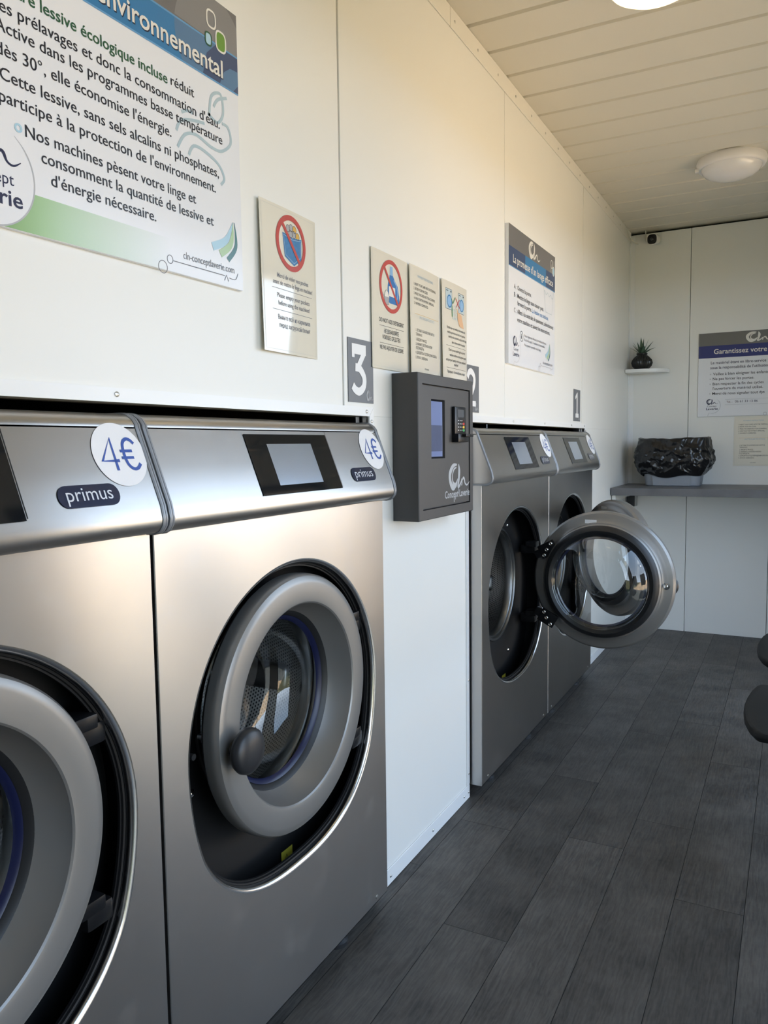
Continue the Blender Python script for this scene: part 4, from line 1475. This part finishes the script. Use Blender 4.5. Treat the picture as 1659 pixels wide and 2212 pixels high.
y0, z0 = 2.012, 1.4275
root, S = lam((0, y0, z0), 'L', 'cream laminated payment instructions in small print, middle sheet above the payment box', bow(0.012, 0.3))
instructions(S, u, v)
S.finish()
root, S = lam((0.636, YB, 1.0725), 'B', 'cream laminated payment instructions on the back wall under the poster', lambda a, c_: 0.0008)
instructions(S, lambda y_: (y_ - 2.012), lambda z_: z_ - 1.4275)
S.finish()

# -- right machine number
y0, z0 = 2.240, 1.4275
root, S = lam((0, y0, z0), 'L', 'cream laminated notice with two small washer drawings and a pointing hand', bow(0.010, 0.3))
T = lambda pts: [(u(a), v(c_)) for a, c_ in pts]
for wi, (ya, yb, za, zb, cy_, cz_) in enumerate(((2.266, 2.318, 1.646, 1.708, 2.297, 1.675), (2.374, 2.428, 1.646, 1.708, 2.404, 1.676))):
    S.poly('washer_drawing#%d' % wi, WMB, 0.0004, T([(ya, za), (yb, za), (yb, zb), (ya, zb)]))
    S.strip('washer_outline#%d' % wi, INKBR, 0.0005, T([(ya, za), (yb, za), (yb, zb), (ya, zb)]), 0.0011, 0, True)
    S.strip('washer_outline#%d' % wi, INKBR, 0.0005, T([(ya + 0.006, zb - 0.006), (ya + 0.022, zb - 0.006)]), 0.002, 0)
    S.strip('washer_outline#%d' % wi, INKBR, 0.0005, T([(yb - 0.012, zb - 0.006), (yb - 0.004, zb - 0.006)]), 0.005, 0)
    S.disk('washer_door_drawing#%d' % wi, BOTL, 0.0006, u(cy_), v(cz_ - 0.004), 0.018, n=32)
    S.ring('washer_door_rim#%d' % wi, JEANS, 0.0007, u(cy_), v(cz_ - 0.004), 0.018, 0.004, n=32)
for r_ in range(4):
    for c_ in range(3):
        if r_ == 0 and c_ == 0:
            continue
        S.rect('keypad_drawing', KEYP, 0.0008, u(2.322 + c_ * 0.014), u(2.333 + c_ * 0.014), v(1.655 - r_ * 0.012), v(1.664 - r_ * 0.012))
S.strip('keypad_edge', GREENP, 0.0008, T([(2.317, 1.660), (2.318, 1.626)]), 0.0055, 0)
S.strip('tick_drawing', GREENP, 0.0010, T([(2.311, 1.682), (2.325, 1.667), (2.345, 1.690)]), 0.0034, 0)
S.strip('cross_drawing', REDBAN, 0.0010, T([(2.349, 1.687), (2.386, 1.660)]), 0.0034, 0)
S.strip('cross_drawing', REDBAN, 0.0010, T([(2.384, 1.688), (2.354, 1.660)]), 0.0034, 0)
S.strip('hand_drawing', SKIN, 0.0011, T([(2.358, 1.656), (2.366, 1.644), (2.372, 1.636)]), [0.005, 0.009, 0.012], 4)
S.poly('hand_palm_drawing', SKIN, 0.00105, T([(2.362, 1.645), (2.366, 1.624), (2.384, 1.603), (2.424, 1.600), (2.410, 1.626), (2.402, 1.640), (2.380, 1.646)]))
for s_, a, c_, z_ in (('Vérifiez que vous validez le bon numéro de', 2.274, 2.438, 1.5865), ('machine que vous avez choisi sur le panneau', 2.277, 2.438, 1.5725), ('numérique de commande, et placez votre linge', 2.286, 2.450, 1.559), ('dans la même numéro de machine!', 2.314, 2.436, 1.5435),
                      ('Check you are selecting the correct', 2.286, 2.436, 1.5185), ('machine number on the payment panel,', 2.295, 2.447, 1.503), ('and put your laundry in the same numbered', 2.265, 2.441, 1.487), ('machine!', 2.333, 2.369, 1.4745),
                      ('Проверьте, что вы выбрали нужную', 2.274, 2.433, 1.450)):
    S.text('notice_lettering', INKBR, 0.0004, s_, u(a), v(z_), 0.0080, u1=u(c_), bold=0.004)
for z_ in (1.5345, 1.466):
    S.strip('notice_rule', INKBR, 0.0004, [(u(2.268), v(z_)), (u(2.442), v(z_))], 0.0008, 0)
S.finish()

# ------------------------------------------------------------------ ceiling lamps
LAMPW = mat('white_lamp_plastic', (0.80, 0.77, 0.75), 0.3, var=0.01)
DIFF = mat('opal_diffuser', (0.78, 0.76, 0.76), 0.12, var=0.01, coat=0.4)
DIFFON = mat('lit_opal_diffuser', (0.80, 0.78, 0.72), 0.15, var=0.01, emit=(1.0, 0.80, 0.46, 1.7))


def lamp(x, y, lab, dm):
    r0 = empty('ceiling_lamp', (x, y, H), lab, 'ceiling lamp', 'round ceiling lamps')
    MB().lathe([(0.0, 0.152), (-0.012, 0.156), (-0.030, 0.153), (-0.040, 0.148), (-0.043, 0.140), (-0.041, 0.134)], axis='Z', n=72).build('lamp_base', LAMPW, r0, smooth=50)
    MB().lathe([(-0.040, 0.1345), (-0.052, 0.131), (-0.068, 0.118), (-0.081, 0.095), (-0.090, 0.06), (-0.094, 0.025), (-0.0945, 0.0)], axis='Z', n=72).build('diffuser', dm, r0, smooth=70)
    MB().box(-0.158, -0.140, -0.05, -0.03, -0.052, -0.036, 0.003, 2).build('clip', LAMPW, r0)
    return r0


lamp(0.668, 4.19, 'round white ceiling lamp, unlit, seen whole near the back', DIFF)
lamp(0.590, 2.40, 'round ceiling lamp glowing pale yellow, cut by the top edge of the photo', DIFFON)

# ------------------------------------------------------------------ back corner: shelf, plant, camera, cable
sh = []
n = 26
for k in range(n + 1):
    t = (math.pi / 2) * k / n
    c_, s_ = math.cos(t), math.sin(t)
    r_ = (abs(c_) ** 2.5 + abs(s_) ** 2.5) ** (-1 / 2.5)
    sh.append((0.0005 + 0.252 * r_ * c_, YB - 0.0045 - 0.150 * r_ * s_))
outline = [(0.0046, YB - 0.0045)] + [(max(a, 0.0046), c_) for a, c_ in sh]
b = MB()
b.loops([[(a, c_, z_) for a, c_ in outline] for z_ in (1.6655, 1.686)], True, True, True)
tag(b.build('corner_shelf', mat('white_shelf', (0.80, 0.80, 0.79), 0.35, var=0.01), smooth=30), 'small white rounded shelf in the back left corner', 'shelf')

pc = (0.094, YB - 0.082, 1.6865)
pot = empty('potted_plant', pc, 'small green spiky plant in a black ribbed round pot on the corner shelf', 'potted plant')
b = MB()
prof = [(0.0, 0.040), (0.004, 0.044), (0.022, 0.058), (0.042, 0.064), (0.060, 0.059), (0.078, 0.044), (0.088, 0.034), (0.091, 0.031), (0.094, 0.033), (0.101, 0.034), (0.103, 0.032), (0.101, 0.028), (0.088, 0.027)]
rows = []
nr = 96
for (a, r_) in prof:
    rib = 0.0022 if 0.01 < a < 0.085 else 0.0
    rows.append([((r_ + rib * math.cos(24 * 2 * math.pi * k / nr)) * math.cos(2 * math.pi * k / nr), (r_ + rib * math.cos(24 * 2 * math.pi * k / nr)) * math.sin(2 * math.pi * k / nr), a) for k in range(nr)])
b.loops(rows, True, True, True)
b.build('pot', mat('black_ceramic', (0.010, 0.010, 0.010), 0.28, var=0.1), pot, smooth=50)
LEAF = mat('dusty_green_leaf', (0.055, 0.105, 0.06), 0.5, var=0.35, scale=30)
for (az, el, ln_, bend) in ((175, 40, 0.105, 0.10), (160, 50, 0.105, 0.06), (190, 58, 0.105, 0.05), (150, 66, 0.10, 0.0), (250, 82, 0.115, 0.0), (40, 84, 0.11, 0.0),
                            (10, 70, 0.112, 0.05), (-15, 52, 0.118, 0.08), (-25, 38, 0.125, 0.30), (230, 62, 0.075, 0.1), (300, 60, 0.075, 0.1), (80, 55, 0.085, 0.1)):
    b = MB()
    a, e = R(az), R(el)
    d = Vector((math.cos(a) * math.cos(e), math.sin(a) * math.cos(e), math.sin(e)))
    side = Vector((-math.sin(a), math.cos(a), 0))
    up = side.cross(d) * -1
    lps = []
    for k in range(9):
        t = k / 8
        p = Vector((0, 0, 0.088)) + d * ln_ * t + Vector((0, 0, -bend * ln_ * t * t))
        w_ = 0.0105 * (0.75 + 0.9 * t * (1 - t) * 1.6) * (1 - t ** 3) + 0.0004
        th = 0.0022 * (1 - t) + 0.0004
        lps.append([p + side * w_, p - up * th - side * 0.0, p - side * w_, p + up * th])
    b.loops(lps, True, True, True)
    b.build('leaf', LEAF, pot, smooth=60)

cm = empty('security_camera', (0.150, 5.262, 2.494), 'small round security camera with black face under the ceiling in the back corner', 'security camera')
cq = Matrix.Rotation(R(8), 4, 'X') @ Matrix.Rotation(R(-9), 4, 'Z')


def squircle(r, yy, n=48, p=2.9):
    out_ = []
    for k in range(n):
        t = 2 * math.pi * k / n
        c_, s_ = math.cos(t), math.sin(t)
        q_ = (abs(c_) ** p + abs(s_) ** p) ** (-1 / p)
        out_.append(cq @ Vector((r * q_ * c_, yy, r * q_ * s_)))
    return out_


MB().loops([squircle(0.018, 0.046), squircle(0.028, 0.040), squircle(0.0325, 0.015), squircle(0.034, -0.030), squircle(0.033, -0.034), squircle(0.0295, -0.034), squircle(0.029, -0.031)], True, True, False).build('camera_shell', mat('white_camera_shell', (0.72, 0.70, 0.66), 0.4, var=0.02), cm, smooth=40)
MB().loops([squircle(0.0292, -0.032), squircle(0.024, -0.0335), squircle(0.012, -0.034), squircle(0.001, -0.0342)], True, False, True).build('camera_face', BLACKP, cm, smooth=60)
MB().loops([squircle(0.011, -0.0338, p=2), squircle(0.010, -0.038, p=2), squircle(0.006, -0.0395, p=2), squircle(0.0005, -0.040, p=2)], True, False, True).build('lens', mat('lens_glass', (0.008, 0.009, 0.012), 0.04, var=0.1, coat=1.0), cm, smooth=60)
MB().tube([(-0.052, 0.02, H - 2.494 - 0.001), (-0.052, 0.02, 0.0), (-0.040, 0.03, -0.004), (-0.010, 0.035, -0.002)], 0.0035, 10).build('ceiling_rod', mat('white_rod', (0.74, 0.72, 0.67), 0.4, var=0.02), cm, smooth=50)
cb = MB().tube([(x, y_, z_) for x, y_, z_ in ((0.006, 5.10, H - 0.003), (0.008, 5.14, 2.548), (0.012, 5.20, 2.530), (0.022, 5.25, 2.505), (0.036, 5.29, 2.490), (0.048, 5.311, 2.488))], 0.0032, 10)
tag(cb.build('cable', mat('white_cable', (0.72, 0.69, 0.62), 0.4, var=0.02), smooth=60), 'thin white cable hanging from the ceiling into the back left corner', 'cable')

# ------------------------------------------------------------------ worktop with bin
CONC = mat('grey_concrete_laminate', (0.125, 0.125, 0.130), 0.42, var=0.35, scale=9)
ct = MB().box(0.0048, XR - 0.001, 4.765, YB - 0.0048, 0.911, 0.956, 0.002, 2).build('worktop', CONC, smooth=0)
tag(ct, 'dark grey worktop running along the back wall', 'worktop')
tag(MB().box(0.0048, 0.026, 4.80, YB - 0.05, 0.878, 0.9105, 0.001, 1).build('support_batten', WALL, smooth=0), 'white batten under the left end of the grey worktop', 'support')
sk = empty('wall_socket', (0.0, 0, 0), 'black socket box with a grey face under the left end of the worktop', 'socket')
sk.location = (0.045, YB - 0.005, 0.845)
MB().box(-0.034, 0.012, -0.060, 0.0, -0.036, 0.062, 0.003, 2).build('socket_box', BLACKM, sk, smooth=30)
MB().box(0.0122, 0.022, -0.056, -0.004, -0.034, 0.055, 0.002, 2).build('socket_face', mat('grey_socket_face', (0.42, 0.41, 0.38), 0.5, var=0.05), sk, smooth=30)

bc = (0.312, 5.135, 0.9562)
bn = empty('waste_bin', bc, 'grey plastic bin lined with a black bag, standing on the worktop', 'bin')


def rsq(a, bb, z_, n=96, p=5.0):
    out_ = []
    for k in range(n):
        t = 2 * math.pi * k / n
        c_, s_ = math.cos(t), math.sin(t)
        q_ = (abs(c_) ** p + abs(s_) ** p) ** (-1 / p)
        out_.append((a * q_ * c_, bb * q_ * s_, z_))
    return out_


BINM = mat('grey_bin_plastic', (0.26, 0.28, 0.31), 0.42, var=0.03)
b = MB()
b.loops([rsq(0.155, 0.105, 0.0), rsq(0.160, 0.110, 0.006), rsq(0.185, 0.128, 0.20), rsq(0.190, 0.132, 0.235), rsq(0.186, 0.128, 0.236), rsq(0.156, 0.106, 0.01)], True, True, True)
b.build('bin_body', BINM, bn, smooth=35)
MB().loops([[(x * 1.0, -0.111 - 0.0005 + 0.0 - 0.0015 * j, z_) for x, z_ in ((-0.105, 0.004), (0.105, 0.004), (0.112, 0.062), (-0.112, 0.062))] for j in (0, 4)], True, True, True).build('bin_panel', BINM, bn, smooth=0)

# bag: pulled over the rim, gathered into long slanting creases
def even_ring(a, bb, z_, n, p):
    q_ = rsq(a, bb, z_, 720, p)
    L_ = [0.0]
    for i in range(720):
        L_.append(L_[-1] + math.dist(q_[i], q_[(i + 1) % 720]))
    res, j = [], 0
    for k in range(n):
        t = L_[-1] * k / n
        while L_[j + 1] < t:
            j += 1
        f_ = (t - L_[j]) / max(L_[j + 1] - L_[j], 1e-9)
        A_, B2 = q_[j], q_[(j + 1) % 720]
        res.append(tuple(x + (y_ - x) * f_ for x, y_ in zip(A_, B2)))
    return res


def crease(p):
    """ridged noise: flat facets that meet in sharp folds"""
    return 1.0 - 2.0 * abs(noise.noise(p))


NB = 300
spec = [(0.120, 0.080, 0.09, 0.003), (0.160, 0.108, 0.20, 0.004), (0.180, 0.124, 0.272, 0.005), (0.192, 0.134, 0.289, 0.006), (0.201, 0.140, 0.284, 0.009), (0.206, 0.143, 0.258, 0.014),
        (0.210, 0.146, 0.230, 0.018), (0.215, 0.149, 0.198, 0.020), (0.218, 0.150, 0.168, 0.020), (0.213, 0.148, 0.140, 0.020), (0.204, 0.143, 0.114, 0.018), (0.193, 0.136, 0.090, 0.014), (0.183, 0.130, 0.072, 0.010), (0.174, 0.124, 0.064, 0.006)]
fine = []
for i in range(len(spec) - 1):
    for q_ in range(6):
        t = q_ / 6
        fine.append(tuple(a * (1 - t) + c_ * t for a, c_ in zip(spec[i], spec[i + 1])))
fine.append(spec[-1])
rings = []
for i, (a, bb, z_, amp) in enumerate(fine):
    row_ = []
    for x, y_, zz in even_ring(a, bb, z_, NB, 3.6):
        d = Vector((x, y_, 0)).normalized()
        q1 = crease(Vector((x * 9 + zz * 7, y_ * 9 + zz * 3, zz * 8 - x * 4 + 1.7)))
        q2 = crease(Vector((x * 21 - zz * 16 + 5, y_ * 21, zz * 15 + x * 9)))
        q3 = crease(Vector((x * 44 + zz * 30, y_ * 44 + 3, zz * 26 - x * 20)))
        dd = amp * (0.95 * q1 + 0.55 * q2 + 0.16 * q3 - 0.45)
        hem = 0.030 * noise.noise(Vector((x * 7 + 4, y_ * 7, 1.3))) * max(0.0, (i - 50) / 28.0)
        top = (0.013 * noise.noise(Vector((x * 8 + 2, y_ * 8, 8.1))) + 0.010 * (abs(x) / 0.2) ** 4) * (1 if 9 < i < 30 else 0)
        row_.append((x + d.x * dd, y_ + d.y * dd, zz + hem + top))
    rings.append(row_)
b = MB()
b.loops(rings, True, True, False)
b.build('bin_bag', mat('black_bag_film', (0.007, 0.007, 0.008), 0.24, var=0.2, spec=0.55), bn, smooth=24)

# ------------------------------------------------------------------ seats at the right-hand edge
SEATM = mat('black_seat_plastic', (0.011, 0.011, 0.011), 0.6, spec=0.25, var=0.1, bump=0.08, bscale=300)
LEGM = mat('dark_steel_leg', (0.05, 0.05, 0.052), 0.35, 0.8, var=0.05)


def seat_outline(g=0.0):
    """(x, y) of the seat pan; its front edge bulges towards the machines"""
    pts = []
    pts = [(0.036, -0.225), (0.020, -0.185), (0.008, -0.13), (0.001, -0.05), (0.0, 0.02), (0.004, 0.09), (0.012, 0.16), (0.024, 0.215), (0.034, 0.234),
           (0.06, 0.240), (0.20, 0.236), (0.36, 0.222), (0.41, 0.19), (0.425, 0.10), (0.428, 0.0), (0.425, -0.10), (0.41, -0.19), (0.36, -0.222), (0.20, -0.238), (0.06, -0.240), (0.044, -0.236)]
    return [(0.21 + (x - 0.21) * (1 - g * 4.5), y_ * (1 - g * 4.2)) for x, y_ in pts]


def build_chair():
    c = empty('chair', (0, 0, 0))
    zt = 0.455
    b = MB()
    b.loops([[(x, y_, z_ - 0.018 * ((x - 0.2) ** 2 < 0.02 and abs(y_) < 0.15)) for x, y_ in seat_outline(g_)] for g_, z_ in ((0.022, zt - 0.030), (0.006, zt - 0.026), (0.0, zt - 0.016), (0.0, zt - 0.008), (0.004, zt - 0.002), (0.012, zt))], True, True, True)
    b.build('seat', SEATM, c, smooth=40)
    b = MB()
    lps = []
    for k in range(9):
        t = k / 8
        z_ = 0.60 + 0.30 * t
        hw = 0.215 - 0.05 * abs(2 * t - 1) ** 3
        xx = 0.44 + 0.06 * t
        lps.append([(xx + 0.03 * (yy / 0.2) ** 2 * -1 + dx, yy * hw / 0.215, z_) for dx, ys in ((0, (-0.215, -0.14, -0.07, 0, 0.07, 0.14, 0.215)), (0.014, (0.215, 0.14, 0.07, 0, -0.07, -0.14, -0.215))) for yy in ys])
    b.loops(lps, True, True, True)
    b.build('backrest', SEATM, c, smooth=50)
    for sy in (-1, 1):
        MB().tube([(0.16, 0.17 * sy, zt - 0.032), (0.15, 0.185 * sy, 0.22), (0.145, 0.20 * sy, 0.0)], 0.0105, 12).build('leg', LEGM, c, smooth=50)
        MB().tube([(0.36, 0.17 * sy, zt - 0.032), (0.41, 0.185 * sy, 0.22), (0.45, 0.20 * sy, 0.0)], 0.0105, 12).build('leg', LEGM, c, smooth=50)
        MB().tube([(0.36, 0.15 * sy, zt - 0.033), (0.45, 0.14 * sy, 0.50), (0.478, 0.12 * sy, 0.70)], 0.009, 12).build('back_support', LEGM, c, smooth=50)
    return c


ch0 = build_chair()
for i, (xx, yy, lab) in enumerate(((0.863, 2.475, 'black plastic seat at the right photo edge, the nearer of the two'), (0.868, 3.235, 'black plastic seat at the right photo edge, the farther of the two'))):
    o = ch0 if i == 0 else copy_tree(ch0)
    o.location = (xx, yy, 0)
    tag(o, lab, 'chair', 'black seats along the right side')
